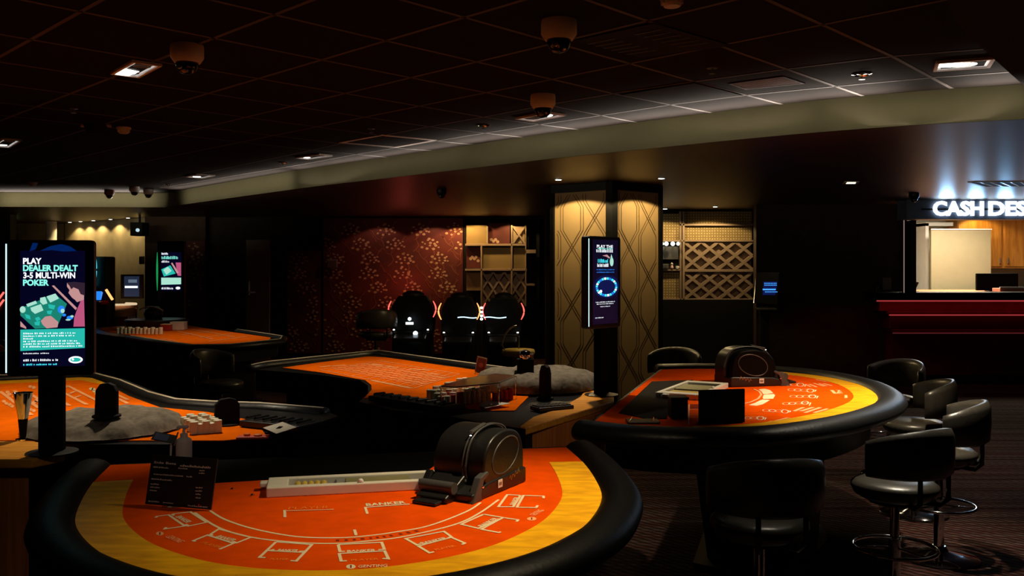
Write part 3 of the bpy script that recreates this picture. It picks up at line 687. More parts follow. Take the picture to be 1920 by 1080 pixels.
for a, b_ in (((880, 325), (960, 360)), ((940, 320), (1050, 365)), ((1000, 305), (1160, 355)), ((1080, 310), (1200, 350)), ((1150, 310), (1280, 345)), ((1040, 255), (1200, 285))): px_line(pk_, [a, b_], .016, ZP, q8)
px_line(pk_, [(1275, 410), (1330, 465)], .02, ZP, q8); px_line(pk_, [(1340, 408), (1390, 412), (1360, 462)], .012, ZP, q8); px_line(pk_, [(1390, 462), (1415, 425), (1435, 462), (1395, 448)], .010, ZP, q8); px_line(pk_, [(1490, 485), (1490, 525)], .016, ZP, q8); px_line(pk_, [(1465, 528), (1515, 525)], .014, ZP, q8)
for a, b_ in (((340, 880), (600, 860)), ((430, 870), (620, 825)), ((590, 825), (705, 838)), ((830, 840), (905, 832)), ((900, 832), (1065, 787))): px_line(pk_, [a, b_], .012, ZP, q8)
q4 = lambda x, y: (1230+x/5.4, 630+y/5.4)
for a, b_ in (((330, 745), (436, 740)), ((325, 800), (436, 798)), ((330, 825), (436, 822)), ((335, 690), (330, 895))): px_line(pk_, [a, b_], .008, ZP, q4)
dk_.poly(up_ccw([LP(*q4(*p), ZP) for p in ((335, 690), (430, 690), (432, 735), (335, 735))]))
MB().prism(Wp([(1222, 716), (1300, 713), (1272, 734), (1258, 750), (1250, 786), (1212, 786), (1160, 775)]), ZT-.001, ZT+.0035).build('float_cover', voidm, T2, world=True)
cr_.build('printed_layout', printw, T2, world=True); pk_.build('printed_orange_marks', printp, T2, world=True); dk_.build('printed_dark_marks', printd, T2, world=True)

# --- roulette tables
def roulette(label, outline, feltp, trackp, arm, ledge, side):
    c = sum((Vector((p[0], p[1], 0)) for p in outline), Vector())/len(outline)
    t = thing('roulette_table', label, 'gaming table', (c.x, c.y, 0))
    MB().prism(outline, ZT-.16, ZT-.004).build('table_frame', black, t, world=True)
    MB().prism(feltp, ZT-.003, ZT+.001).build('felt_top', felt2, t, world=True)
    if trackp: MB().prism(trackp, ZT-.003, ZT+.0025).build('race_track', ywood, t, world=True)
    for a in arm:
        MB().sweep(a, arm_profile(.04, .872, .05, .034)).build('armrest', leather, t, world=True, smooth='all')
        MB().tube([(p[0], p[1], .902) for p in offset(a, .03)], .007, 8).build('edge_trim', railm, t, world=True, smooth='all')  # thin pale line run along the armrest
    i_ = [Vector((p[0], p[1])) for p in outline]; c2 = Vector((c.x, c.y))
    MB().prism([c2+(p-c2)*.78 for p in i_], 0, ZT-.16).build('pedestal', black, t, world=True)
    if ledge: MB().prism(ledge, ZT-.035, ZT+.003).build('wooden_ledge', owood, t, world=True, bevel=.006)
    if side: MB().prism(side, .05, ZT-.036).build('wooden_side_panel', vwood, t, world=True)
    return t
def W(pts, z=ZT): return [XY(LP(x, y, z)) for x, y in pts]
mo = W([(480, 692), (600, 674), (705, 663.5), (800, 677), (900, 693), (1000, 706), (1097, 722), (1110, 745), (985, 803), (900, 790), (820, 775), (740, 768), (672, 752), (690, 738), (690, 722), (675, 712), (600, 702), (530, 696)])
mf = W([(530, 689.5), (600, 679.5), (690, 668.5), (722, 670), (800, 681), (882, 692.5), (960, 702), (1000, 715), (990, 745), (965, 770), (900, 770), (822, 754), (730, 741), (682, 747), (697, 731), (696, 722), (685, 713), (600, 698)])
mt = W([(542, 687.5), (600, 679.3), (690, 668), (722, 669.6), (700, 673), (640, 679), (575, 687)])
TM = roulette('middle roulette table with orange felt and a grey cloth over its wheel, before the column', mo, mf, None,
     [W([(1000, 703), (885, 688), (785, 674), (705, 662.5), (685, 665), (600, 674), (505, 684), (478, 690)])], W([(985, 803), (1151, 753), (1151, 739), (1098, 731), (1088, 744), (1050, 766), (1000, 782), (975, 800)]), [XY(p) for p in (LP(998, 811, ZT-.036), LP(1134, 772, ZT-.036), LP(1126, 763, ZT-.036), LP(985, 800, ZT-.036))])
pk_ = MB(); GA, GB, GC, GD = (600, 693), (712, 676), (862, 701), (775, 728)
def gq(u, v): return (lerp(lerp(GA[0], GB[0], v), lerp(GD[0], GC[0], v), u), lerp(lerp(GA[1], GB[1], v), lerp(GD[1], GC[1], v), u))
idf = lambda x, y: (x, y)
for k in range(13): px_line(pk_, [gq(k/12, 0), gq(k/12, 1)], .008, ZT+.0022, idf)
for v in (0, .2, .4, .6, .8, 1): px_line(pk_, [gq(0, v), gq(1, v)], .010, ZT+.0022, idf)
for k in range(12):
    for v in (.3, .5, .7): px_line(pk_, [gq((k+.3)/12, v-.04), gq((k+.7)/12, v+.04)], .035, ZT+.0022, idf)
m4 = lambda x, y: (460+x/4, 640+y/4)
for a, b_ in (((950, 292), (1240, 350)), ((560, 192), (640, 184)), ((650, 186), (750, 176)), ((950, 172), (1030, 180)), ((1060, 186), (1140, 196)), ((1230, 205), (1390, 216)), ((1370, 238), (1440, 244))): px_line(pk_, [a, b_], .035, ZT+.0022, m4)
pk_.build('printed_layout', printp, TM, world=True)

lo = [(-4.6, 6.15), (-3.78, 6.2), (-2.94, 6.4), (-2.62, 6.06), (-2.2, 5.45), (-1.96, 5.17), (-1.62, 5.04), (-1.05, 4.95), (-.9, 4.7), (-1.0, 4.35), (-1.5, 3.95), (-4.6, 3.95)]
lf = W([(-300, 722), (0, 716), (170, 709.5), (203, 722), (240, 742), (300, 764), (392, 773), (480, 790), (500, 818), (420, 826), (-300, 826)])
lt = W([(-300, 720), (0, 714.5), (150, 708), (172, 709), (196, 718), (206, 724), (180, 719), (150, 713), (0, 720), (-300, 727)])
TL = roulette('left roulette table with orange felt and cloth-covered wheel, behind the big poster screen', lo, lf, lt,
     [[p for p in W([(600, 775), (480, 765), (392, 762), (320, 757), (270, 743), (215, 719), (168, 706), (80, 707), (0, 711), (-300, 717)])]], W([(-200, 828), (100, 828), (122, 850), (60, 862), (-200, 862)]), W([(-200, 845), (50, 845), (54, 853), (-200, 853)]))
pk_ = MB(); l8 = lambda x, y: (x/4.908, 680+y/4.908)
for ln in ([(0, 262), (200, 412), (290, 482)], [(130, 255), (355, 415)], [(240, 262), (355, 335)], [(620, 210), (900, 352)], [(580, 272), (800, 385)], [(570, 352), (640, 395)], [(680, 322), (745, 300)], [(690, 262), (640, 285)], [(1070, 290), (1178, 340)], [(1090, 330), (1178, 375)]): px_line(pk_, ln, .022, ZT+.003, l8)
for x, y in ((70, 270), (85, 290), (130, 310), (150, 322), (35, 355), (60, 375), (90, 385), (110, 400), (280, 220), (310, 228), (320, 360), (335, 350), (280, 430), (310, 440), (600, 220), (580, 225)):
    pk_.poly(up_ccw([LP(*l8(x+20*math.cos(2*PI*k/9), y+14*math.sin(2*PI*k/9)), ZT+.0035) for k in range(9)]))
wh_ = MB()
for x, y in ((840, 240), (870, 262), (890, 285), (860, 245)): wh_.poly(up_ccw([LP(*l8(x+20*math.cos(2*PI*k/9), y+13*math.sin(2*PI*k/9)), ZT+.0038) for k in range(9)]))
pk_.build('printed_layout', printp, TL, world=True); wh_.build('printed_number', printw, TL, world=True)

bo = W([(150, 618), (190, 612), (340, 607), (440, 622), (522, 634), (520, 640), (430, 650), (365, 651), (300, 642), (250, 634), (190, 626)])
bf = W([(185, 617), (200, 613.5), (340, 609), (430, 622), (508, 633), (505, 638), (430, 645), (368, 646), (305, 638), (255, 630), (200, 622)])
TB = roulette('far left gaming table with orange felt, beyond the left roulette table', bo, bf, None,
     [W([(250, 633), (300, 641), (365, 650.5), (430, 649.5), (520, 640), (524, 634), (440, 621)])], None, None)
pk_ = MB()
for ln in ([(330, 620), (400, 636)], [(360, 617), (440, 632)], [(390, 640), (470, 630)], [(340, 628), (400, 620)], [(375, 634), (440, 625)], [(300, 634), (330, 639)]): px_line(pk_, ln, .02, ZT+.003, idf)
pk_.build('printed_layout', printp, TB, world=True)
eo = W([(-120, 640), (0, 642), (14, 652), (10, 664), (-120, 672)])
TE = roulette('orange-felted table sliver at the left edge of the picture, beyond the poster screen', eo, W([(-120, 643), (-5, 645), (9, 653), (4, 661), (-120, 668)]), None, [W([(-120, 672), (10, 664), (14, 652), (0, 642), (-120, 640)])], None, None)

# cloth covers over the roulette wheels
def wheel_cover(label, c, r_, z, hh, seed):
    rnd = random.Random(seed); t = thing('roulette_wheel_cover', label, 'cloth cover', (c[0], c[1], ZT))
    mb = MB(); n = 64; rings = [(0., z+.03), (.3, z+.028), (.6, z+.022), (.85, z+.01), (.97, z-.01), (1.03, z-.04), (1.05, ZT+.01)]
    V = []; ph = [rnd.uniform(0, 6) for _ in range(6)]
    for j, (q, zz) in enumerate(rings):
        for k in range(n):
            a = 2*PI*k/n; wv_ = .004*math.sin(7*a+ph[0]+q*2)+.004*math.sin(13*a+ph[1]+q*3)+.003*math.sin(3*a+ph[2]+q*5)+.004*math.sin(23*a+q*9)
            rr = r_*q*(1+(wv_*2 if j > 3 else 0)); V.append((c[0]+rr*math.cos(a), c[1]+rr*math.sin(a), zz+wv_*(.3+q)*(1 if j < 6 else 0)))
    Fc = [(j*n+k, j*n+(k+1) % n, (j+1)*n+(k+1) % n, (j+1)*n+k) for j in range(len(rings)-1) for k in range(n)]
    mb.add(V, [tuple(f[::-1]) for f in Fc]); mb.build('cloth', cloth, t, world=True, smooth='all')
    MB().lathe([(r_*.9, 0), (r_*.97, .02), (r_*.95, z-ZT-.05), (r_*.5, z-ZT-.02), (0, z-ZT-.02)], 40).build('wheel_bowl', black, t, smooth=True)
    return t
wheel_cover('wrinkled grey cloth cover over the wheel of the left roulette table', (-1.93, 4.30), .34, .935, 0, 1)
wheel_cover('wrinkled grey cloth cover over the wheel of the middle roulette table', (.155, 5.78), .37, .975, 0, 2)
t = thing('roulette_wheel_cover', 'black flat cover over the wheel of the far left gaming table', 'wheel cover', (X(292, 11.35), 11.35, ZT))
MB().lathe([(.30, 0), (.34, .03), (.37, .10), (.36, .115), (0, .12)], 40).build('cover', mat('dark_slate_cover', (.05, .045, .05), .35), t, smooth=True)

# ------------------------------------------------------------------ bar stools
def make_stool(label, loc, rz, sh=.62, group='black bar stools', back=True):
    t = thing('bar_stool', label, 'stool', loc, rz, group)
    MB().lathe([(.0, sh-.075), (.16, sh-.075), (.185, sh-.06), (.20, sh-.03), (.198, sh-.012), (.175, sh+.004), (.10, sh+.010), (0, sh+.012)], 36).build('seat', leather2, t, smooth='all')
    MB().lathe([(.12, sh-.10), (.12, sh-.076)], 24).build('seat_plate', plastic, t, smooth=True)
    MB().lathe([(.028, .03), (.028, sh*.55), (.022, sh*.55), (.022, sh-.10)], 18).build('post', chrome, t, smooth=True)
    MB().lathe([(.21, 0), (.215, .006), (.20, .014), (.12, .026), (.05, .045), (.035, .07), (.03, .07)], 40).build('base', chrome, t, smooth=True)
    P = [(.19*math.cos(2*PI*k/36), .19*math.sin(2*PI*k/36), .30) for k in range(36)]
    fr = MB().tube(P, .0095, 8, True)
    for k in range(3):
        a = 2*PI*k/3+.5; fr.tube([(.03*math.cos(a), .03*math.sin(a), .30), (.19*math.cos(a), .19*math.sin(a), .30)], .007, 6)
    fr.build('foot_ring', chrome, t, smooth='all')
    if back:      # backrest on the -y side of the stool, open towards +y
        mb = MB(); n = 24; R = .235; V = []
        prof = [(-.030, .06), (-.034, .16), (-.030, .25), (-.012, .285), (.012, .285), (.028, .25), (.030, .16), (.024, .07), (.0, .05)]
        for k in range(n+1):
            a = -PI/2+(k/n-.5)*math.radians(165); e_ = abs(k/n-.5)*2
            drop = .075*max(0, e_-.35)**1.3
            for o_, z in prof:
                sc = .75+.25*math.cos(e_*PI/2)
                zz = .06+(z-.06)*(1-.30*e_**2)-drop*0
                V.append(((R+o_*sc*(1 if e_ < .97 else .4))*math.cos(a), (R*1.0+o_*sc*(1 if e_ < .97 else .4))*math.sin(a), sh+zz))
        m_ = len(prof)
        Fc = [(i*m_+k, i*m_+(k+1) % m_, (i+1)*m_+(k+1) % m_, (i+1)*m_+k) for i in range(n) for k in range(m_)]+[tuple(range(m_))[::-1], tuple(n*m_+k for k in range(m_))]
        mb.add(V, Fc).build('backrest', leather2, t, smooth='all')
        for s_ in (-1, 1):
            a = -PI/2+s_*.42
            MB().tube([(.10*math.cos(a), .10*math.sin(a), sh-.085), (.20*math.cos(a), .20*math.sin(a), sh-.085), (.238*math.cos(a), .238*math.sin(a), sh-.05), (.240*math.cos(a), .240*math.sin(a), sh+.16)], .013, 8).build('back_support', plastic, t, smooth='all')
    return t
S0 = make_stool('black bar stool', (1.84, 4.36, 0), math.radians(28))
S0['label'] = 'black bar stool with broad lit seat under low curved back, near the right-hand table'
def more(label, loc, rz): return dup(S0, loc, math.radians(rz), label)
more('black bar stool with brightly lit curved back rim, farthest right of the stools', (2.42, 5.14, 0), 62)
more('dark bar stool silhouetted against the striped carpet, behind the brightly rimmed stool', (2.68, 6.05, 0), 75)
more('dark bar stool barely visible beyond the far right end of the right-hand table', (3.0, 7.2, 0), 120)
more('shadowed bar stool in front of the right-hand table, thin lit back rim, leftmost nearby', (1.02, 3.74, 0), 8)
more('dark bar stool behind the near left edge of the middle roulette table with glinting seat', (-2.62, 8.15, 0), 250)
make_stool('tall dark stool with chrome glints before the flowered wall, left of three gaming terminals', (X(705, 11.0), 11.0, 0), .3, .86)
more('dark chair-backed stool behind the right-hand table beside the column', (X(1262, 8.2), 8.2, 0), 160)

# ------------------------------------------------------------------ props on the near table
def px_slab(BL, BR, zb, h_, lean=0., th=.006):
    a = LP(*BL, zb); b_ = LP(*BR, zb); d = (b_-a); L = d.length; u = d.normalized(); n_ = Vector((u.y, -u.x, 0))
    upv = (Vector((0, 0, 1))-n_*lean).normalized(); return a, u, upv, n_, L
t_loc = LP(335, 950, ZT)
sg = thing('menu_sign', 'black sign card with small white payout text, standing on the left of the nearest table', 'table sign', t_loc)
a, u, upv, n_, L = px_slab((272, 945), (395, 956), ZT+.004, .15, .12); Hh = .158; fw = upv.cross(u)*-1
if fw.y > 0: fw = -fw
def slab_mesh(a, u, v, n_, L, H, th): 
    V = [a, a+u*L, a+u*L+v*H, a+v*H]; V += [p-n_*th for p in V]; return V, [(0, 1, 2, 3), (7, 6, 5, 4), (0, 4, 5, 1), (1, 5, 6, 2), (2, 6, 7, 3), (3, 7, 4, 0)]
a = a+u*(.0); sk = u*.075
Vv, Ff = slab_mesh(a, u, (upv+sk).normalized(), fw, L, Hh, .005); MB().add(Vv, Ff).build('sign_card', blackcard, sg, world=True)
v_ = (upv+sk).normalized(); tm = MB()
def st(x, y, w_, s_, hh=.006, b_=.01): tm.text(s_, a+fw*.0008+u*x*L+v_*(1-y)*Hh, u, v_, w_*L, hh, b_)
st(.05, .17, .34, 'Side Bets', .007); 
rnd = random.Random(4)
def scribble(x0, x1, y, hh=.005):
    x = x0
    while x < x1-.01:
        w_ = rnd.uniform(.008, .022); hh2 = hh*rnd.uniform(.6, 1.1); p = a+fw*.0008+u*x*L+v_*(1-y)*Hh
        tm.ribbon([p, p+v_*hh2], w_*L*.45, fw); tm.ribbon([p+v_*hh2*.5, p+v_*hh2*.5+u*w_*L], hh*.25, fw); x += w_+.006
for r_ in ((.46, .92, .20, .008), (.44, .58, .245), (.76, .84, .26), (.76, .85, .31), (.05, .30, .26), (.07, .52, .40), (.58, .66, .40), (.05, .38, .50), (.05, .17, .60), (.05, .20, .665), (.05, .15, .73), (.74, .84, .60), (.74, .84, .665), (.75, .84, .73), (.76, .84, .80), (.05, .22, .95), (.28, .44, .95), (.66, .96, .97)): scribble(*r_)
tm.build('sign_text', paper, sg, world=True)
MB().poly([a+fw*.0012+u*(.82+q[0])*L+v_*(.07+q[1])*Hh for q in ((0, -.03), (.02, 0), (0, .03), (-.02, 0))]).build('sign_emblem', E_red if False else chipr, sg, world=True)
MB().box((0, .03, .003), (.10, .08, .005), rz=0).build('stand_foot', glass, sg)

bp = Vector((X(345, 3.47), 3.47, ZT))
b_t = thing('sanitizer_bottle', 'pale pump bottle with a white pump head standing behind the black sign card', 'bottle', bp)
MB().lathe([(.026, 0), (.029, .004), (.030, .02), (.030, .098), (.027, .110), (.014, .118), (.012, .122)], 28).build('bottle_body', cream, b_t, smooth='all')
MB().lathe([(.014, .118), (.014, .132), (.006, .134), (.005, .152), (.0, .152)], 18).build('pump_collar', cream, b_t, smooth=True)
MB().box((-.004, 0, .157), (.040, .016, .010)).box((-.024, 0, .151), (.010, .010, .012)).build('pump_head', white, b_t, bevel=.003)
hp = Vector((X(316, 3.42), 3.42, ZT))
ht = thing('card_holder_stand', 'small tilted card on a thin acrylic stand left of the pump bottle', 'card holder', hp)
MB().box((0, 0, .004), (.05, .05, .006)).build('foot', glass, ht)
MB().tube([(.006, 0, .006), (.010, 0, .10)], .004, 8).build('stem', white, ht)
R_ = Matrix.Rotation(math.radians(-62), 3, 'X')@Matrix.Rotation(.25, 3, 'Z')
MB().box((-.015, 0, .125), (.085, .003, .045), R=R_).build('card', blackcard, ht)
MB().box((-.025, -.003, .127), (.05, .002, .034), R=R_).build('card_print', mat('card_blue', (.10, .14, .30), .5), ht)
MB().box((.028, 0, .12), (.004, .006, .055), R=Matrix.Rotation(.3, 3, 'Y')).build('card_edge', steel, ht)

# pale long chip tray
A_ = LP(499, 934, ZT); B_ = LP(793, 919, ZT); u = (B_-A_).normalized(); rz_ = math.atan2(u.y, u.x); L = (B_-A_).length+.10
def chip_tray(label, origin, rz, L, Wd, inner=True):
    t = thing('chip_tray', label, 'chip tray', origin, rz)
    b_ = .028; h = .034; fr = MB()
    fr.box((L/2, b_/2, h/2), (L, b_, h)).box((L/2, Wd-b_/2, h/2), (L, b_, h)).box((.035, Wd/2, h/2), (.07, Wd-2*b_, h)).box((L-.035, Wd/2, h/2), (.07, Wd-2*b_, h))
    fr.build('frame', cream, t, bevel=.004)
    MB().box((L/2, Wd/2, .004), (L-.14, Wd-2*b_, .006)).build('tray_well', mat('dark_well', (.03, .025, .02), .5) if 'dark_well' not in MATS else MATS['dark_well'], t)
    MB().box((-.012, Wd*.75, h*.6), (.03, .04, h*.5)).build('end_lug', cream, t, bevel=.004)
    dm = MB()
    for k in range(1, 6): dm.box((.07+(L-.14)*k/6, Wd/2, .014), (.003, Wd-2*b_, .016))
    dm.build('divider', plastic2, t)
    MB().box((L*.60, Wd*.52, .018), (L*.36, Wd-2.4*b_, .018)).build('tray_insert', mat('olive_insert', (.20, .18, .08), .5) if 'olive_insert' not in MATS else MATS['olive_insert'], t, bevel=.003)
    cm = MB()
    for k in range(5): cm.tube([(.10+k*.022, .045, .016), (.10+k*.022, Wd-.045, .016)], .011, 12)
    cm.build('gold_chip_row', mat('gold_chip', (.55, .38, .05), .5) if 'gold_chip' not in MATS else MATS['gold_chip'], t)
    MB().lathe([(.009, h), (.010, h+.006), (.006, h+.012), (0, h+.013)], 16, (L*.50, b_*.5, 0)).build('knob', white, t, smooth='all')
    return t
chip_tray('long pale chip tray with dark wells, left of the large black card shuffler', (A_.x, A_.y, ZT), rz_, L, .155)
sc = thing('screw_cap', 'tiny glinting metal stud on the felt at the left end of the pale tray', 'stud', LP(473, 930, ZT)); MB().lathe([(.007, 0), (.006, .006), (0, .008)], 12).build('stud_head', chrome, sc, smooth='all')
sc2 = thing('screw_cap', 'tiny glinting metal stud on the felt right of the black sign card', 'stud', LP(435, 918, ZT)); MB().lathe([(.006, 0), (.005, .005), (0, .007)], 12).build('stud_head', chrome, sc2, smooth='all')

# automatic card shuffler: x = width, -y = mouth, z up
def shuffler(label, loc, rz, s=1., sidem=None):
    t = thing('card_shuffler', label, 'card shuffler', loc, rz)
    W2 = .105*s
    def side(P, x0, x1):
        mb = MB(); n = len(P); V = [(x0, p[0]*s, p[1]*s) for p in P]+[(x1, p[0]*s, p[1]*s) for p in P]
        return mb.add(V, [tuple(range(n)), tuple(range(n, 2*n))[::-1]]+[(i, n+i, n+(i+1) % n, (i+1) % n) for i in range(n)])
    side([(-.16, 0), (-.165, .03), (-.05, .055), (.22, .065), (.24, .06), (.24, 0)], -W2*1.08, W2*1.18).build('base', plastic, t, bevel=.008*s, smooth=True)
    hood = [(-.07, .045), (-.085, .08), (-.085, .13), (-.065, .18), (-.03, .215), (.02, .235), (.08, .243), (.14, .238), (.19, .22), (.225, .18), (.24, .12), (.24, .05)]
    hp_ = [(p.x, p.y) for p in smooth_path([(a, b_, 0) for a, b_ in hood], 3)]
    side(hp_, -W2, W2*.42).build('hood', plastic, t, bevel=.014*s, seg=3, smooth=True)
    hp2 = [((a-.08)*.93+.08, (b_-.05)*.94+.05) for a, b_ in hp_]
    side(hp2, W2*.40, W2*1.12).build('side_housing', sidem or plastic, t, bevel=.020*s, seg=4, smooth=True)
    rib = MB()
    for xr in (W2*.30, W2*.44): rib.tube([(xr, a*1.0*s+(-.004*s if a < .08 else .002*s), b_*s+.003*s) for a, b_ in hp_], .004*s, 6)
    rib.build('hood_rib', plastic2, t, smooth='all')
    P = [(W2*1.115, (.085+.10*math.cos(q*2*PI/36))*s, (.135+.075*math.sin(q*2*PI/36)+.02*math.cos(q*2*PI/36+.5))*s) for q in range(36)]
    MB().tube(P, .0035*s, 6, True).build('cheek_ring', plastic2, t, smooth='all')
    # mouth with rollers, side wings
    side([(-.22, .0), (-.225, .022), (-.16, .05), (-.09, .085), (-.07, .08), (-.07, .0)], -W2*.85, W2*.45).build('card_mouth', plastic, t, bevel=.008*s, smooth=True)
    MB().lathe([(.022*s, -W2*.7), (.022*s, W2*.7)], 20, (-W2*.2, -.175*s, .050*s), R=Matrix.Rotation(PI/2, 3, 'Y')).build('roller', plastic2, t, smooth=True)
    MB().box((-W2*.2, -.238*s, .008*s), (W2*1.0, .06*s, .012*s)).build('card_lip', plastic, t, bevel=.005*s, smooth=True)
    side([(-.17, .0), (-.15, .03), (-.115, .085), (-.06, .10), (-.055, .088), (-.09, .07), (-.11, .02), (-.10, .0)], W2*.95, W2*1.22).build('side_wing', plastic2, t, bevel=.003*s)
    wing = [(-.15, .0), (-.135, .05), (-.10, .09), (-.06, .05), (-.05, .0)]
    side(wing, -W2*1.2, -W2*.9).build('side_wing', plastic, t, bevel=.004*s)
    MB().lathe([(.006*s, 0), (.005*s, .003*s), (0, .004*s)], 12, (W2*1.22, -.10*s, .05*s), R=Matrix.Rotation(PI/2, 3, 'Y')).build('button', chrome, t, smooth=True)
    MB().box((W2*1.2, .03*s, .036*s), (.002*s, .032*s, .030*s)).build('label', paper, t)
    MB().box((W2*1.212, .03*s, .036*s), (.001*s, .020*s, .012*s)).build('label_print', goldframe, t)
    MB().lathe([(.012*s, 0), (.012*s, .01*s), (.008*s, .013*s)], 16, (W2*.36, -.088*s, .060*s), R=Matrix.Rotation(PI/2, 3, 'X')).build('latch', plastic2, t, smooth=True)
    MB().box((W2*.35, .01*s, .243*s), (.018*s, .10*s, .010*s), R=Matrix.Rotation(.2, 3, 'X')).build('top_handle', plastic2, t, bevel=.003*s)
    MB().lathe([(.004*s, 0), (.003*s, .003*s)], 10, (W2*.38, -.045*s, .222*s)).build('indicator_light', E_white, t)
    sm_ = MB()      # signature-like silver scribble on the side
    sm_.ribbon([(W2*1.205, (.10+q*.008)*s, (.04+.012*math.sin(q*2.3)+q*.002)*s) for q in range(11)], .002*s, (1, 0, 0))
    sm_.build('side_lettering', steel, t)
    return t
sp_ = LP(880, 936, ZT)
shuffler('large glossy black card shuffler on the nearest table, right of the long pale tray', (X(878, 3.12), 3.12, ZT), math.radians(-30), .89)
_s2 = shuffler('black card shuffler with a small white label at the back of the right-hand table', (X(1418, 5.95), 5.95, ZT), math.radians(103), 1.02, plastic_shade); _s2.scale = (-1, 1, 1)

# ------------------------------------------------------------------ props on the right table
A_ = LP(1262, 752, ZT); B_ = LP(1345, 756, ZT)
chip_tray('white-framed chip tray on the right-hand table behind the two black blocks', (X(1312, 5.22), 5.20, ZT), math.radians(62), .62, .27)
sg2 = thing('table_sign', 'plain black rectangular sign standing on the right-hand table before the white tray', 'table sign', LP(1353, 794, ZT))
a, u, upv, n_, L = px_slab((1311, 795), (1396, 792), ZT+.003, .15); 
MB().add(*slab_mesh(a, u, Vector((0, 0, 1)), n_, L, .165, .012)).build('sign_panel', matte, sg2, world=True, bevel=.002)
MB().add(*slab_mesh(a-n_*.012, u, Vector((0, 0, 1)), n_, L, .004, .02)).build('sign_foot', plastic2, sg2, world=True)
for k in (0, 1): MB().tube([a+u*(L*k), a+u*(L*k)+Vector((0, 0, .165))], .0015, 6).build('sign_edge', plastic2, sg2, world=True)
bx = thing('discard_box', 'small black discard box beside the plain black sign on the right-hand table', 'card box', (X(1271, 4.62), 4.62, ZT))
MB().box((0, 0, .05), (.085, .10, .10)).build('box_body', plastic, bx, bevel=.004)
MB().box((0, 0, .106), (.095, .11, .010)).build('box_lid', plastic, bx, bevel=.003)
MB().tube([(-.045, -.055, .106), (-.045, .055, .11)], .003, 6).build('metal_rim', steel, bx)
ct = thing('card_tray', 'flat black card tray with a silver edge near the left corner of the right-hand table', 'card tray', LP(1205, 793, ZT))
MB().box((0, 0, .008), (.16, .09, .014)).build('tray_body', plastic, ct, bevel=.004); MB().tube([(-.07, -.045, .016), (-.045, .045, .02)], .003, 6).build('silver_edge', chrome, ct); MB().tube([(.045, -.04, .016), (.06, .04, .02)], .003, 6).build('silver_edge', chrome, ct)

# ------------------------------------------------------------------ chips, racks, papers on the roulette tables
def chip_stack(name_m, h, r_=.0195):
    mb = MB(); prof = [(0, 0), (r_*.9, 0)]
    n_ = max(2, int(h/.006))
    for k in range(n_): prof += [(r_, k*.006+.001), (r_, k*.006+.005), (r_*.94, k*.006+.006)]
    prof += [(r_*.8, n_*.006+.001), (0, n_*.006+.001)]
    return mb.lathe(prof, 18)
cs0 = chip_stack('x', .075).build('chip_stack', chipw, smooth=True)
tag(cs0, 'ivory chip stack in the block beside the covered wheel of the middle roulette table', 'chip stack', 'ivory chip stacks on the middle roulette table')
first = True
for j in range(4):
    for i in range(7):
        px_ = lerp(806, 872, i/6)+j*9-j*2; py_ = lerp(748, 724, i/6)+j*5.5
        p = LP(px_, py_, ZT+.002)
        if first: o = cs0; first = False
        else: o = cs0.copy(); COL.objects.link(o)
        o.location = p; o.scale = (1, 1, .75+.04*((i*3+j*5) % 6))
cs1 = cs0.copy(); COL.objects.link(cs1); cs1.scale = (1, 1, 1)
tag(cs1, 'stack of ivory chips under the smoked lid on the middle roulette table', 'chip stack', 'ivory chip stacks under the smoked lid')
first = True
for i in range(5):
    for j in range(2):
        o = cs1 if first else cs1.copy()
        if not first: COL.objects.link(o)
        first = False
        o.location = LP(876+i*9.5, 757-i*1.2-j*5, ZT+.002); o.scale = (1, 1, .95+.05*((i+j) % 3))
csr = chip_stack('x', .06).build('chip_stack', chipr, smooth=True)
tag(csr, 'stack of dark red chips at the front of the middle roulette table chip area', 'chip stack', 'red chip stacks on the middle roulette table')
first = True
for i, (x, y) in enumerate(((834, 752), (843, 753), (854, 755), (863, 757), (929, 752), (938, 751), (947, 750), (956, 749), (838, 757), (848, 758))):
    o = csr if first else csr.copy()
    if not first: COL.objects.link(o)
    first = False; o.location = LP(x, y, ZT+.002); o.scale = (1, 1, .8+.1*(i % 4))
csl = cs0.copy(); COL.objects.link(csl)
tag(csl, 'stack of ivory chips on the left roulette table beside its cloth-covered wheel', 'chip stack', 'ivory chip stacks on the left roulette table')
first = True
for i in range(5):
    for j in range(4):
        o = csl if first else csl.copy()
        if not first: COL.objects.link(o)
        first = False; o.location = LP(346+i*11+j*6, 797+j*5.5-i*.8, ZT+.002); o.scale = (1, 1, .55+.08*((i*2+j) % 4))
csf = cs0.copy(); COL.objects.link(csf)
tag(csf, 'stack of pale chips in the row along the back of the far left gaming table', 'chip stack', 'pale chip stacks on the far left table')
first = True
for i in range(12):
    o = csf if first else csf.copy()
    if not first: COL.objects.link(o)
    first = False; o.location = LP(222+i*7.2, 625.5+i*.1, ZT+.012); o.scale = (1.2, 1.2, .9+.15*(i % 2))
t = thing('chip_box', 'white box at the right end of the chip row on the far left gaming table', 'box', LP(335, 619, ZT))
MB().box((0, 0, .05), (.17, .12, .09)).build('box_body', white, t, bevel=.004); MB().box((0, 0, .098), (.175, .125, .008)).build('box_lid', whitepaint, t, bevel=.002)
t = thing('chip_box', 'dark red box beside the white box on the far left gaming table', 'box', LP(313, 620, ZT))
MB().box((0, 0, .04), (.11, .12, .07)).build('box_body', chipr, t, bevel=.004); MB().box((0, 0, .078), (.115, .125, .008)).build('box_lid', printw, t, bevel=.002)
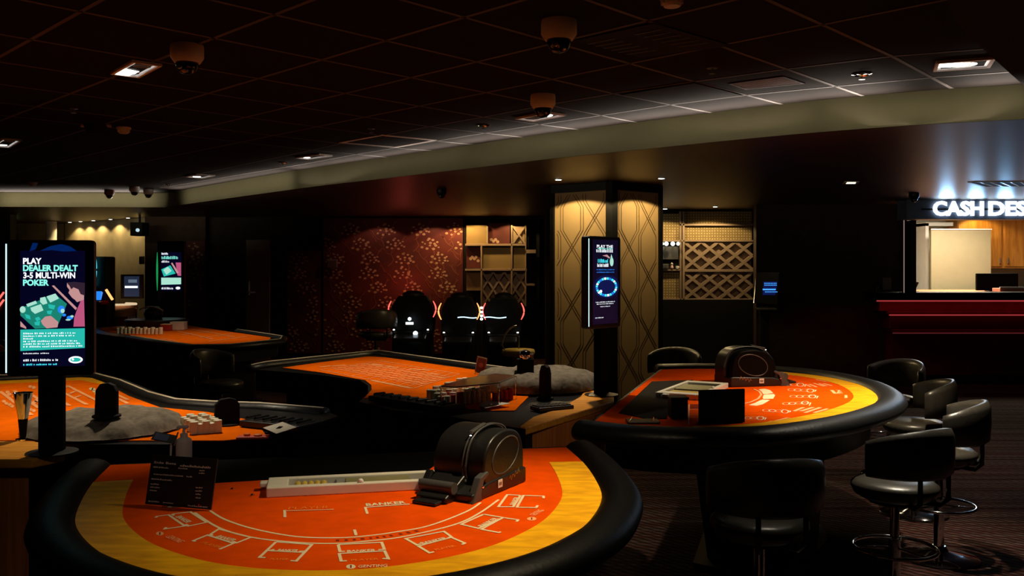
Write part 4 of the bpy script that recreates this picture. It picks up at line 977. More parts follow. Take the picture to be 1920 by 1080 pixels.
# smoked lid over the chips
lid = W([(827, 725), (880, 710), (930, 702), (968, 706), (935, 719), (854, 727)], 1.012)
t = thing('chip_cover', 'smoked acrylic lid on clear legs over the chips of the middle roulette table', 'chip cover', LP(900, 752, ZT))
MB().prism(lid, 1.012, 1.018).build('lid', mat('smoked_acrylic', (.06, .04, .03), .12, coat=.5), t, world=True)
for p in (lid[0], lid[1], lid[3], lid[4]): MB().tube([(p[0], p[1], ZT+.002), (p[0], p[1], 1.012)], .005, 8).build('leg', glass, t, world=True)
MB().ribbon([Vector((p[0], p[1], 1.0185)) for p in lid], .008, closed=True).build('lid_edge', steel, t, world=True)

def chip_rack(label, BLx, BRx, depth, z, gm=6):
    a = LP(*BLx, z); b_ = LP(*BRx, z); d = b_-a; L = d.length; u = d.normalized()
    t = thing('chip_rack', label, 'chip rack', a, math.atan2(u.y, u.x))
    MB().prism([(0, 0), (L, 0), (L, depth), (0, depth)], 0, .03).build('rack_body', plastic, t, bevel=.005)
    gmb = MB()
    for k in range(gm): gmb.box((L*(k+.5)/gm, depth/2, .033), (.003, depth*.8, .006), R=Matrix.Rotation(.0, 3, 'Z'))
    gmb.build('metal_divider', steel, t)
    ch = MB()
    for k in range(gm): ch.lathe([(.013, 0), (.013, depth*.5)], 12, (L*(k+.25)/gm, depth*.25, .032), R=Matrix.Rotation(-PI/2, 3, 'X'))
    ch.build('black_chip_row', black, t, smooth=True); return t
chip_rack('black chip rack with thin silver dividers at the right of the left roulette table', (448, 800), (560, 812), .17, ZT+.004, 7)
chip_rack('black curved-fronted chip rack at the near edge of the middle roulette table', (690, 752), (838, 775), .14, ZT+.004, 9)
def paper_sheet(label, quad, z):
    P = [LP(x, y, z+.002+.003*k) for k, (x, y) in enumerate(quad)]; c = sum(P, Vector())/4
    t = thing('paper_sheet', label, 'paper', (c.x, c.y, z)); MB().poly(up_ccw(P)).build('sheet', paper, t, world=True, solid=.0015)
    MB().box((0, 0, .004), (.02, .06, .006)).build('clip', chrome, t); return t
paper_sheet('white sheet of paper lying beside the chip rack of the left roulette table', [(493, 802), (518, 813), (556, 801), (530, 791)], ZT+.042)
paper_sheet('white sheet of paper lying before the smoked lid on the middle roulette table', [(898, 760), (910, 765), (958, 756), (910, 751)], ZT+.012)
pad = thing('keypad', 'flat black keypad on the wooden ledge at the right end of the middle roulette table', 'keypad', LP(1035, 768, ZT), math.radians(30))
MB().box((0, 0, .012), (.22, .10, .022)).build('keypad_body', plastic, pad, bevel=.005)
km = MB()
for i in range(8):
    for j in range(3): km.box((-.09+i*.025, -.03+j*.03, .026), (.018, .022, .006))
km.build('keys', plastic2, pad)
def tower(name, label, cat, px, D, w_, h_, m=plastic, rz=0., z=ZT):
    t = thing(name, label, cat, (X(px, D), D, z), rz)
    MB().lathe([(w_*.62, 0), (w_*.62, .008), (w_*.5, .012)], 20).build('foot', m, t, smooth=True)
    mb = MB(); P = [(-w_/2, .012), (w_/2, .012), (w_/2, h_*.75), (w_*.36, h_*.93), (w_*.12, h_), (-w_*.25, h_*.97), (-w_*.46, h_*.78)]
    n = len(P); V = [(p[0], -.015, p[1]) for p in P]+[(p[0], .015, p[1]) for p in P]
    mb.add(V, [tuple(range(n)), tuple(range(n, 2*n))[::-1]]+[(i, n+i, n+(i+1) % n, (i+1) % n) for i in range(n)]).build('panel', m, t, bevel=.004); return t
tower('winning_number_display', 'black upright rounded display in front of the cloth cover on the left roulette table', 'display', 200, 4.12, .10, .155, m=matte, z=.968)
tower('winning_number_display', 'black slanted upright display between the chips and chip rack of the left roulette table', 'display', 425, 4.42, .12, .13, m=matte, rz=.5)
tower('winning_number_display', 'black slanted upright panel before the covered wheel of the middle roulette table', 'display', 1022, 5.28, .08, .20, m=matte, rz=-.9)
ca = thing('camera_post', 'black box with a glinting camera head standing on the covered wheel of the middle table', 'camera', (X(985, 5.62), 5.62, .975))
MB().box((0, 0, .045), (.105, .06, .12)).build('post_box', matte, ca, bevel=.004)
MB().lathe([(.03, .105), (.036, .125), (.03, .15), (.012, .16)], 16).build('camera_head', chrome, ca, smooth=True); MB().box((.04, 0, .12), (.02, .03, .03)).build('bracket', steel, ca, bevel=.003)
cp = thing('card_display', 'small dark red playing-card holder on the far edge of the middle roulette table', 'card holder', (X(900, 6.5), 6.5, ZT), -.35)
MB().box((0, 0, .006), (.07, .05, .010)).build('foot', glass, cp)
Rk = Matrix.Rotation(.2, 3, 'Y')
MB().box((.008, 0, .065), (.075, .006, .115), R=Rk).build('card_frame', goldframe, cp); MB().box((.008, -.0045, .065), (.064, .002, .10), R=Rk).build('card_face', florm, cp)
MB().lathe([(.018, -.001), (.018, .001)], 12, (.010, -.0065, .065), R=Matrix.Rotation(PI/2, 3, 'X')).build('card_emblem', branm, cp)
rr = thing('red_marker_tray', 'tray of red and orange marker chips at the front of the left roulette table', 'marker tray', LP(475, 822, ZT+.001), .1)
MB().box((0, 0, .006), (.14, .06, .010)).build('tray', mat('red_orange_tray', (.6, .05, .01), .6), rr, bevel=.002)
MB().lathe([(.018, .011), (.018, .018), (.012, .02)], 16, (.02, 0, 0)).lathe([(.014, .011), (.014, .02)], 14, (-.03, .01, 0)).build('marker', mat('orange_marker', (.85, .2, .03), .5), rr, smooth=True)
dv = thing('tapered_stand', 'thin tapered chrome stand left of the poster screen post on the left roulette table', 'stand', (X(43, 4.03), 4.03, ZT))
MB().lathe([(.030, 0), (.03, .006), (.004, .012), (.006, .02), (.042, .21), (.040, .21), (.004, .03)], 24).build('cone', chrome, dv, smooth=True)
MB().lathe([(.012, .0), (.03, .205), (.0, .206)], 16).build('core', matte, dv, smooth=True)
sh = thing('shuffling_machine', 'dark rounded machine with pale rim on the black cover of the far left table', 'card shuffler', (X(288, 11.35), 11.35, ZT+.12))
MB().lathe([(.10, 0), (.12, .05), (.11, .11), (.06, .15), (0, .155)], 24, sy=.8).build('housing', plastic, sh, smooth='all')
MB().tube([(-.15+.30*k/12, -.07, .10+.055*math.sin(PI*(k+1)/13)) for k in range(13)], .009, 6).build('rim', cream, sh, smooth='all'); MB().box((.02, -.10, .08), (.08, .01, .03)).build('display', plastic2, sh)

# ------------------------------------------------------------------ poster screens
def poster_screen(label, loc, rz, w_, h_, z0, th=.06, edge=E_edge, zb=ZT, postw=.09, er=(.03, .97)):
    t = thing('poster_screen', label, 'display screen', loc, rz)
    def rrect(wd, hh, r_, n=6):
        P = []
        for cx, cz, a0 in ((wd/2-r_, hh/2-r_, 0), (-wd/2+r_, hh/2-r_, PI/2), (-wd/2+r_, -hh/2+r_, PI), (wd/2-r_, -hh/2+r_, 1.5*PI)):
            P += [(cx+r_*math.cos(a0+k*PI/2/n), cz+r_*math.sin(a0+k*PI/2/n)) for k in range(n+1)]
        return P
    P = rrect(w_, h_, .05*w_); zc = z0+h_/2; n = len(P)
    V = [(p[0], 0, zc+p[1]) for p in P]+[(p[0], th, zc+p[1]) for p in P]
    MB().add(V, [tuple(range(n)), tuple(range(n, 2*n))[::-1]]+[(i, n+i, n+(i+1) % n, (i+1) % n) for i in range(n)]).build('housing', plastic, t, bevel=.003)
    MB().tube([(-w_/2-.001, -.001, z0+h_*lerp(er[0], er[1], k/10)) for k in range(11)], .0024 if edge is E_edge else [.003+.011*math.sin(PI*k/10) for k in range(11)], 6).build('edge_light', edge, t)
    MB().box((0, th*.5, (z0+zb-loc[2])/2+.0), (postw, .05, z0-(zb-loc[2])+.02)).build('post', voidm, t, bevel=.004)
    MB().lathe([(.10, 0), (.10, .008), (.06, .014)], 28, (0, th*.5, zb-loc[2])).build('base_plate', plastic, t, smooth=True)
    return t
class Art:      # flat artwork on the face of a screen; u, v run 0..1 from the top left
    def __init__(s, t, x0, x1, ztop, zbot): s.t = t; s.a = (x0, x1, ztop, zbot); s.d = {}; s.k = 0
    def p(s, u, v, lv): x0, x1, zt, zb = s.a; return Vector((lerp(x0, x1, u), -.0022-.00025*lv, lerp(zt, zb, v)))
    def mb(s, name, m): return s.d.setdefault((name, m.name), (MB(), m))[0]
    def poly(s, name, m, pts, lv=1):
        P = [s.p(u, v, lv) for u, v in pts]; A = sum(P[i].x*P[(i+1) % len(P)].z-P[(i+1) % len(P)].x*P[i].z for i in range(len(P)))
        s.mb(name, m).poly(P if A > 0 else P[::-1])
    def text(s, name, m, t, u0, u1, v0, v1, lv=2, bold=.02): 
        o = s.p(u0, v1, lv); e_ = s.p(u1, v1, lv); s.d[(name, m.name, len(s.d))] = (MB().text(t, o, (1, 0, 0), (0, 0, 1), (e_-o).length, abs(s.p(u0, v0, lv).z-o.z), bold), m)
    def scrib(s, name, m, u0, u1, v, h_, lv=2, seed=1):
        rnd = random.Random(seed); u = u0
        while u < u1-.01:
            du = rnd.uniform(.012, .03); k = rnd.uniform(.6, 1)
            s.poly(name, m, [(u, v-h_*k), (u+du*.75, v-h_*k*.9), (u+du*.7, v), (u, v)], lv); u += du+rnd.choice((.004, .004, .02))
    def done(s):
        for k_, (mb, m) in s.d.items(): mb.build(k_[0], m, s.t)
def ell(cx, cy, rx, ry, n=20): return [(cx+rx*math.cos(2*PI*k/n), cy+ry*math.sin(2*PI*k/n)) for k in range(n)]
PD = 3.72; pxw = PD/F
pl = poster_screen('large poster screen reading PLAY DEALER DEALT 3-5 MULTI-WIN POKER at left', (X(95, PD), PD, 0), .20, 152*pxw, 255*pxw, Z(705, PD), zb=ZT, postw=.094, th=.04)
sx0 = (38-92)*pxw*.97; sx1 = (154-92)*pxw*.97
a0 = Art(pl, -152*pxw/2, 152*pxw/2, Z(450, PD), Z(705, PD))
for q in ([(.26, .085), (.30, .02), (.36, .025), (.33, .07)], [(.38, .08), (.50, .045), (.62, .03), (.72, .045), (.80, .08), (.66, .085), (.52, .075)]): a0.poly('painted_reflection', E_reflect, q, 1)  # blue reflection on the top bezel, painted as glowing shapes
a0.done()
ar = Art(pl, sx0, sx1, Z(470, PD), Z(687, PD))
U = lambda x, y: ((x-148)/447, (y-115)/835)
ar.poly('screen', E_scr, [(0, 0), (1, 0), (1, 1), (0, 1)], 0)
ar.text('headline_white', E_txt, 'PLAY', *[U(x, 0)[0] for x in (168, 295)], U(0, 168)[1], U(0, 212)[1], bold=.04)
ar.text('headline_teal', E_teal2, 'DEALER DEALT', *[U(x, 0)[0] for x in (168, 545)], U(0, 218)[1], U(0, 263)[1], bold=.04)
ar.text('headline_white', E_txt, '3-5 MULTI-WIN', *[U(x, 0)[0] for x in (170, 527)], U(0, 270)[1], U(0, 315)[1], bold=.03)
ar.text('headline_teal', E_teal2, 'POKER', *[U(x, 0)[0] for x in (168, 345)], U(0, 322)[1], U(0, 368)[1], bold=.04)
pg = lambda nm, m, pts, lv: ar.poly(nm, m, [U(*p) for p in pts], lv)
pg('pictured_table', E_green, [(150, 530), (385, 425), (470, 500), (400, 670), (250, 677), (150, 580)], 1)
pg('pictured_floor', E_scr, [(150, 580), (250, 677), (150, 677)], 1)
for q in ([(190, 500), (255, 475), (265, 495), (200, 520)], [(285, 455), (320, 447), (335, 495), (305, 505), (285, 485)], [(328, 445), (390, 424), (415, 460), (355, 490)], [(218, 525), (290, 500), (308, 545), (250, 570), (225, 548)], ell(166, 538, 20, 24)): pg('pictured_cards', E_mint, q, 2)
for q in ([(340, 500), (390, 510), (380, 540), (345, 530)], [(180, 570), (215, 580), (220, 610), (190, 600)], [(250, 600), (275, 590), (290, 610), (262, 625)], [(330, 550), (370, 545), (360, 575), (335, 570)], [(245, 630), (285, 620), (280, 655), (250, 650)]): pg('pictured_chips', E_teal, q, 2)
pg('pictured_coat', E_pink, [(588, 450), (594, 665), (515, 665), (520, 600), (540, 540), (565, 480)], 1)
pg('pictured_face', E_skin, [(470, 345), (520, 350), (590, 400), (588, 470), (540, 488), (525, 470), (505, 455), (480, 420), (488, 400), (470, 375)], 2)
pg('pictured_hair', E_hair, [(468, 345), (520, 340), (594, 348), (594, 440), (565, 430), (550, 395), (515, 380), (500, 395), (488, 370)], 3)
pg('pictured_rail', E_skin, [(365, 368), (380, 365), (540, 530), (530, 545)], 2)
pg('pictured_hand', E_skin, [(290, 620), (320, 590), (360, 585), (410, 630), (405, 668), (330, 675), (300, 645)], 3)
pg('pictured_hand', E_skin, [(150, 620), (190, 665), (190, 677), (150, 660)], 2)
for q in (ell(430, 540, 25, 28), ell(490, 600, 22, 14), ell(450, 580, 14, 10)): pg('pictured_wheel', E_blue, q, 2)
for q in (ell(440, 550, 14, 16), ell(478, 615, 18, 6), ell(505, 590, 12, 8)): pg('pictured_chips', E_mint, q, 3)
pg('text_band', E_teal, [(150, 682), (594, 677), (594, 820), (150, 835)], 3)
for k in range(6): ar.scrib('band_text', E_txt, U(170, 0)[0], U([530, 520, 240, 540, 560, 580][k], 0)[0], U(0, 715+k*19)[1], .014, 4, k)
ar.scrib('small_text', E_txt, U(170, 0)[0], U(345, 0)[0], U(0, 858)[1], .012, 2, 8)
ar.scrib('small_text', E_txt, U(170, 0)[0], U(410, 0)[0], U(0, 910)[1], .020, 2, 9); ar.scrib('small_text', E_cyan, U(170, 0)[0], U(410, 0)[0], U(0, 940)[1], .018, 2, 10)
pg('oval_emblem', E_txt, ell(530, 905, 50, 26), 2); pg('oval_emblem_mark', E_teal, ell(530, 905, 36, 15), 3); pg('oval_emblem_mark', E_txt, ell(512, 902, 8, 8), 4)
ar.done()

mc = DP(1133, 500, 5.40)
tl = math.radians(50)
mk = poster_screen('slim portrait screen with a blue roulette wheel picture, on a post before the patterned column', (mc.x+.005, mc.y, 0), tl, .335, .545, Z(615, 5.4), th=.055, zb=ZT, postw=.09)
ar = Art(mk, -.335/2+.035, .335/2-.035, Z(615, 5.4)+.545-.02, Z(615, 5.4)+.025)
U = lambda x, y: ((x-150)/320, (y-110)/900)
pg = lambda nm, m, pts, lv: ar.poly(nm, m, [U(*p) for p in pts], lv)
ar.poly('screen', E_scr, [(0, 0), (1, 0), (1, 1), (0, 1)], 0)
ar.text('headline', E_txt, 'PLAY THE', .16, .80, U(0, 165)[1], U(0, 198)[1]); ar.scrib('headline', E_txt, .14, .82, U(0, 245)[1], .045, 2, 3); ar.scrib('headline_teal', E_teal2, .2, .8, U(0, 212)[1], .02, 2, 4)
ar.scrib('logo_text', E_cyan, .2, .62, U(0, 355)[1], .05, 2, 5); ar.scrib('logo_text', E_txt, .18, .64, U(0, 400)[1], .045, 2, 6)
pg('pictured_fish', E_skin, [(270, 280), (330, 268), (370, 300), (360, 310), (320, 290)], 2); pg('pictured_fish', E_mint, ell(390, 345, 24, 48), 2); pg('pictured_fish', E_mint, [(385, 260), (400, 300), (375, 300)], 2)
for y in (435, 462): ar.scrib('blue_text', E_blue, .16, .86, U(0, y)[1], .014, 2, y)
pg('glow_panel', E_navy, ell(325, 610, 165, 125, 30), 1)
no = 24
for k in range(no):
    a0, a1_ = 2*PI*k/no, 2*PI*(k+.82)/no
    pg('pictured_wheel', (E_cyan, E_txt, E_cyan, E_blue)[k % 4], [(325+138*math.cos(a0), 615+103*math.sin(a0)), (325+138*math.cos(a1_), 615+103*math.sin(a1_)), (325+112*math.cos(a1_), 615+78*math.sin(a1_)), (325+112*math.cos(a0), 615+78*math.sin(a0))], 3)
pg('pictured_ball', E_txt, ell(250, 660, 18, 16), 4)
for y, x0, x1 in ((780, .12, .88), (800, .16, .84), (828, .3, .7)): ar.scrib('small_text', E_txt, x0, x1, U(0, y)[1], .013, 2, y)
ar.scrib('small_text', E_txt, .1, .45, U(0, 945)[1], .013, 2, 77)
ar.done()
FD = 12.6
fk = poster_screen('far portrait poster screen with a green lit left edge, against the dark wall at left', (X(320, FD), FD, 0), 0, 50*FD/F, 150*FD/F, Z(602, FD), th=.08, edge=E_edgeg, zb=0, postw=.25, er=(.38, .86))
ar = Art(fk, (302-320)*FD/F, (340-320)*FD/F, Z(473, FD), Z(545, FD))
U = lambda x, y: ((x-1208)/155, (y-375)/280)
pg = lambda nm, m, pts, lv: ar.poly(nm, m, [U(*p) for p in pts], lv*4)
ar.poly('screen', E_scr, [(0, 0), (1, 0), (1, 1), (0, 1)], 0)
ar.scrib('headline', E_txt, .03, .35, U(0, 393)[1], .06, 8, 2); ar.scrib('headline_teal', E_teal2, .03, .85, U(0, 425)[1], .09, 8, 3); ar.scrib('headline', E_txt, .03, .4, U(0, 450)[1], .06, 8, 4)
pg('pictured_table', E_teal, [(1210, 500), (1280, 470), (1320, 530), (1230, 552)], 1); pg('pictured_cards', E_mint, [(1225, 505), (1260, 480), (1290, 510), (1250, 540)], 2)
pg('pictured_coat', E_pink, [(1320, 450), (1362, 450), (1362, 548), (1335, 545)], 2); pg('pictured_rail', E_skin, [(1285, 455), (1295, 450), (1345, 525), (1330, 530)], 3)
pg('text_band', E_mint, [(1210, 560), (1362, 560), (1362, 608), (1210, 612)], 2); ar.scrib('small_text', E_txt, .03, .6, .965, .06, 8, 9); pg('oval_emblem', E_txt, ell(1338, 636, 18, 10), 2)
ar.done()

# ------------------------------------------------------------------ wall screen, projector and far-left machines
t = thing('television', 'small screen with a misty blue-grey picture on a stand before the tan wall', 'television', (X(248, 13.5), 13.5, 0))
pw = 13.5/F
MB().box((0, 0, Z(537, 13.5)), (42*pw, .05, 45*pw)).build('housing', plastic, t, bevel=.01)
MB().box((.004, -.03, Z(537, 13.5)), (28*pw, .006, 38*pw)).build('screen', em('screen_mist', (.010, .020, .045), 1.), t)
MB().box((.0, -.035, Z(538, 13.5)), (24*pw, .004, 4*pw)).build('pictured_light', E_txt, t); MB().box((.02, -.035, Z(527, 13.5)), (16*pw, .004, 6*pw)).build('pictured_cloud', em('screen_cloud', (.10, .14, .2), 1.), t)
MB().box((0, .02, Z(580, 13.5)/2), (.1, .06, Z(558, 13.5))).build('stand_post', matte, t); MB().box((0, .02, .01), (.4, .3, .02)).build('stand_base', matte, t)
t = thing('projector', 'black projector box with a pale lit lens hanging on the tan wall', 'projector', (X(262, 15.6), 15.6, Z(430, 15.6)))
MB().box((0, 0, 0), (.21, .3, .23)).build('housing', matte, t, bevel=.01); MB().lathe([(.03, 0), (.03, .02), (.02, .03)], 16, (.03, -.15, -.02), R=Matrix.Rotation(PI/2, 3, 'X')).build('lens', em('projector_lens', (.5, .7, .8), 1.), t)
MB().tube([(0, 0, .11), (0, 0, ZS-Z(430, 15.6))], .02, 8).build('ceiling_mount', matte, t)
t = thing('wall_speaker', 'slim pale box fixed high on the tan wall under the projector', 'speaker', (X(266, 16.0), 16.0, Z(488, 16.0)))
MB().box((0, 0, 0), (.07, .08, .14)).build('housing', goldframe, t, bevel=.005); MB().box((0, -.045, 0), (.05, .01, .11)).build('grille', brownwall, t)
t = thing('exit_sign', 'small glowing green exit sign at the far left above the poster screen', 'exit sign', (X(24, 17.5), 17.5, Z(445, 17.5)))
MB().box((0, 0, 0), (.20, .05, .13)).build('housing', matte, t); MB().box((0, -.03, 0), (.10, .01, .09)).build('lit_panel', E_exit, t); MB().tube([(0, 0, .06), (0, 0, ZS-Z(445, 17.5))], .01, 6).build('hanger', matte, t)

def slot(label, px, D, w_, h_, rz=0., kind=0):
    t = thing('gaming_terminal', label, 'gaming machine', (X(px, D), D, 0), rz)
    k = w_/2
    MB().taper([(-k, -.3), (k, -.3), (k, .3), (-k, .3)], 0, [(-k*.95, -.25), (k*.95, -.25), (k*.95, .28), (-k*.95, .28)], h_*.66).build('cabinet', black, t, bevel=.02, smooth=True)
    mb = MB(); P = [(-k*1.05, h_*.64), (k*1.05, h_*.64), (k*1.12, h_*.80), (k*1.06, h_*.90), (k*.86, h_*.955), (k*.70, h_), (-k*.70, h_), (-k*.86, h_*.955), (-k*1.06, h_*.90), (-k*1.12, h_*.80)]; n = len(P)
    mb.add([(p[0], -.12, p[1]) for p in P]+[(p[0], .14, p[1]) for p in P], [tuple(range(n)), tuple(range(n, 2*n))[::-1]]+[(i, n+i, n+(i+1) % n, (i+1) % n) for i in range(n)]).build('screen_hood', black, t, bevel=.01, smooth=True)
    MB().lathe([(k*.55, h_), (k*.55, h_+.03), (k*.3, h_+.06), (0, h_+.065)], 20).build('top_dome', plastic, t, smooth=True)
    for s_ in (-1, 1): MB().tube([(s_*(k*1.06+.035*math.sin(PI*q/8)), -.135, h_*(.79+.16*q/8)) for q in range(9)], [.004+.007*math.sin(PI*(q+.5)/9) for q in range(9)], 6).build('neon_strip', E_red if kind < 2 else E_org, t, smooth='all')
    MB().box((0, -.36, h_*.60), (w_*.8, .22, .05), R=Matrix.Rotation(.2, 3, 'X')).build('button_deck', plastic, t, bevel=.01)
    MB().box((0, -.30, .06), (w_*.9, .2, .1)).build('footrest', plastic, t, bevel=.01)
    for s_ in (-1, 1): MB().lathe([(.012, 0), (.009, .012)], 10, (s_*k*.85, -.28, h_*.67)).build('corner_light', E_white, t)
    return t
g1 = slot('black gaming terminal with two glowing white emblems on its back, left of the three terminals', 775, 11.6, .50, 1.28, 0, 0)
em_ = MB()
for cx, cz, s_ in ((X(768, 11.3)-X(775, 11.6), Z(601, 11.3), 1.), (X(779, 11.3)-X(775, 11.6), Z(628, 11.3), 1.35)):
    em_.lathe([(.022*s_, 0), (.022*s_, .006)], 14, (cx, -.30, cz+.02), R=Matrix.Rotation(PI/2, 3, 'X')); em_.box((cx, -.303, cz-.035*s_), (.095*s_, .006, .030*s_))
em_.build('glowing_emblem', E_sign, g1)
d = bpy.data.lights.new('terminal_lamp', 'POINT'); d.energy = 3.5; d.color = (1, .12, .08); d.shadow_soft_size = .03  # point light added near the wallpaper, makes the red glow there
o = bpy.data.objects.new('terminal_lamp', d); COL.objects.link(o); o.location = (X(755, 15.8), 15.75, Z(532, 15.8))
g2 = slot('black gaming terminal in the middle of the three before the flowered wall', 862, 11.2, .41, 1.27, 0, 2)
g3 = slot('black gaming terminal right of the three, next to the patterned column', 944, 11.2, .41, 1.27, 0, 1)
for g_, x0, x1 in ((g2, 862, 898), (g3, 908, 950)): MB().tube([((x-(862 if g_ is g2 else 944))*10.8/F, -.44, Z(595, 10.8)+.006*math.sin((x-x0)/6.)) for x in range(x0, x1+1, 6)], .007, 6).build('light_bar', E_edge, g_)
t = thing('terminal_divider', 'pole of small white lamps between the middle and right gaming terminals', 'light pole', (X(903, 10.9), 10.9, 0))
MB().tube([(0, 0, 0), (0, 0, Z(575, 10.9))], .012, 8).build('pole', matte, t)
for y in (577, 585, 592, 598): MB().lathe([(.012, -.012), (.018, 0), (.012, .012)], 10, (0, -.015, Z(y, 10.9))).build('lamp', E_white, t)
t = thing('arched_chair', 'chair outlined by a pale arc and a yellow seat front, left of the column foot', 'chair', (X(972, 8.6), 8.6, 0), .3)
zz = Z(655, 8.6)
MB().lathe([(.0, zz-.06), (.14, zz-.06), (.16, zz-.03), (.15, zz), (0, zz+.005)], 24).build('seat', mat('yellow_seat', (.55, .38, .06), .5), t, smooth='all')
MB().tube([(-.14+.0*q, .0, zz+.02*q) if q == 0 else (-.15*math.cos(q*PI/2/8), .05, zz+.22*math.sin(q*PI/2/8)) for q in range(9)], .009, 8).build('back_arc', steel, t, smooth='all')
MB().tube([(.02, .05, zz), (.02, .05, zz+.12)], .010, 8).build('back_support', E_edge if False else steel, t); MB().tube([(0, 0, 0), (0, 0, zz-.05)], .025, 10).build('post', black, t); MB().lathe([(.2, 0), (.2, .01), (.05, .03)], 24).build('base', black, t, smooth=True)
# bright round machine at far left
t = thing('gaming_terminal', 'far-left gaming terminal with a tall curved screen and blue console behind the poster screen', 'gaming machine', (X(187, 12.2), 12.2, 0))
q_ = 12.2/F
MB().box((0, .1, Z(500, 12.2)/2), (30*q_, .3, Z(462, 12.2))).build('cabinet', black, t, bevel=.02)
MB().tube([((172-178)*q_+.03*math.sin(k/12*PI), -.10, Z(470+k*5.5, 12.2)) for k in range(13)], .022, 8).build('screen_edge', E_cyan, t, smooth='all')
MB().tube([((172-178)*q_+.02, -.115, Z(470+k*4.5, 12.2)) for k in range(6)], .016, 8).build('screen_highlight', E_txt, t)
MB().box(((186-178)*q_, -.30, Z(553, 12.2)), (28*q_, .04, 15*q_), R=Matrix.Rotation(-.5, 3, 'X')).build('console_screen', E_blue, t)
MB().box(((186-178)*q_, -.25, Z(562, 12.2)-.03), (32*q_, .3, .05)).build('console', redm, t, bevel=.01)
t = thing('terminal_side_lamp', 'slanted glowing orange tube beside the blue console at far left', 'lamp', (X(206, 12.0), 12.0, 0))
MB().tube([(-.05, 0, Z(543, 12.0)), (.035, 0, Z(562, 12.0))], .018, 8).build('tube', E_org, t); MB().tube([(.035, 0, 0), (.035, 0, Z(563, 12.0))], .02, 8).build('post', matte, t)
t = thing('round_counter', 'warmly lit round-ended counter top at far left behind the gaming terminal', 'counter', (X(200, 12.9), 12.9, 0))
q_ = 12.9/F; zt = Z(572, 12.9)
MB().lathe([(.0, zt-.16), (.30, zt-.16), (.34, zt-.05), (.33, zt), (0, zt+.002)], 36, sx=1.25).build('counter_top', mat('warm_counter', (.75, .42, .22), .5), t, smooth=True); MB().lathe([(.28, 0), (.28, zt-.16)], 28).build('drum', redm, t, smooth=True)
MB().tube([(.40*math.cos(a/6.), .33*math.sin(a/6.)*.9, zt+.012) for a in range(-12, 8)], .018, 6).build('edge_light', em('warm_edge_light', (1, .75, .45), .7), t, smooth='all')
spot((X(205, 12.4), 12.4, 2.5), (X(200, 12.9), 12.9, 1.), 110, 50, .6, col=(1, .62, .38))
t = thing('neon_machine', 'dark machine with slanted red neon tubes at the left picture edge', 'gaming machine', (X(-6, 11.5), 11.5, 0))
MB().box((0, .2, .7), (.2, .4, 1.4)).build('cabinet', black, t, bevel=.02)
for k in range(2): MB().tube([(-.02, -.02, Z(572+k*14, 11.5)), (.10, -.02, Z(548+k*14, 11.5))], .012, 6).build('neon_tube', E_red, t)
t = thing('light_switch', 'small square white-rimmed switch plate on the left of the flowered wall', 'switch', (X(622, 16.1), 16.1, Z(494, 16.1)))
MB().box((0, 0.04, 0), (.19, .02, .15)).build('plate', mat('grey_plate', (.30, .24, .24), .5), t, bevel=.004); MB().box((0, .025, 0), (.15, .01, .11)).build('rocker', mat('grey_rocker', (.14, .11, .11), .5), t)

# ------------------------------------------------------------------ display shelving walls
def cell(mb, px0, py0, px1, py1, D, y, th):
    x0, x1 = X(px0, D), X(px1, D); z1, z0 = Z(py0, D), Z(py1, D); mb.box(((x0+x1)/2, y, (z0+z1)/2), (x1-x0, th, z1-z0))
def lattice(px0, py0, px1, py1, D, y, nx, ny, th=.05, wd=.035):
    mb = MB(); x0, x1 = X(px0, D), X(px1, D); z1, z0 = Z(py0, D), Z(py1, D); sx = (x1-x0)/nx; sz = (z1-z0)/ny
    def clip(a, b_):
        ts = [0., 1.]
        dx, dz = b_[0]-a[0], b_[1]-a[1]; t0, t1 = 0., 1.
        for p, q in ((-dx, a[0]-x0), (dx, x1-a[0]), (-dz, a[1]-z0), (dz, z1-a[1])):
            if abs(p) < 1e-9:
                if q < 0: return None
                continue
            r_ = q/p
            if p < 0: t0 = max(t0, r_)
            else: t1 = min(t1, r_)
        return None if t0 >= t1-1e-3 else ((a[0]+dx*t0, a[1]+dz*t0), (a[0]+dx*t1, a[1]+dz*t1))
    for k in range(-ny-1, nx+ny+1):
        for s_ in (1, -1):
            a = (x0+k*sx, z0); b_ = (a[0]+s_*sx*ny, z1); c = clip(a, b_)
            if c:
                L = math.hypot(c[1][0]-c[0][0], c[1][1]-c[0][1]); an = math.atan2(c[1][1]-c[0][1], c[1][0]-c[0][0])
                mb.box(((c[0][0]+c[1][0])/2, y+(0 if s_ > 0 else .002), (c[0][1]+c[1][1])/2), (L, th, wd), R=Matrix.Rotation(-an, 3, 'Y'))
    return mb
D_ = 14.1
u1 = thing('lattice_shelving', 'built-in wall of dotted panels and diamond lattice right of the patterned column', 'shelving', (X(1328, D_), D_+.1, 0))
wd_ = lambda mb, n_, m_, **k: mb.build(n_, m_, u1, world=True, **k)
for a in ((1240, 400, 1277, 452), (1240, 508, 1281, 560), (1284, 396, 1413, 418), (1284, 424, 1413, 450)):
    mb = MB(); cell(mb, *a, D_, D_+.12, .03); wd_(mb, 'dotted_panel', dotm)
mb = MB(); cell(mb, 1284, 452, 1413, 562, D_, D_+.16, .03); wd_(mb, 'lattice_backing', goldframe)
wd_(lattice(1284, 453, 1413, 505, D_, D_+.10, 4, 2, .07, .045), 'diamond_lattice', goldframe)
wd_(lattice(1284, 510, 1413, 562, D_, D_+.10, 4, 2, .07, .045), 'diamond_lattice', goldframe)
fm = MB()
for a in ((1276, 396, 1279, 565), (1281, 396, 1285, 565), (1276, 419, 1414, 423), (1240, 450, 1414, 453), (1284, 505, 1414, 510), (1240, 505, 1278, 508), (1240, 560, 1414, 564)): cell(fm, *a, D_, D_+.09, .09)
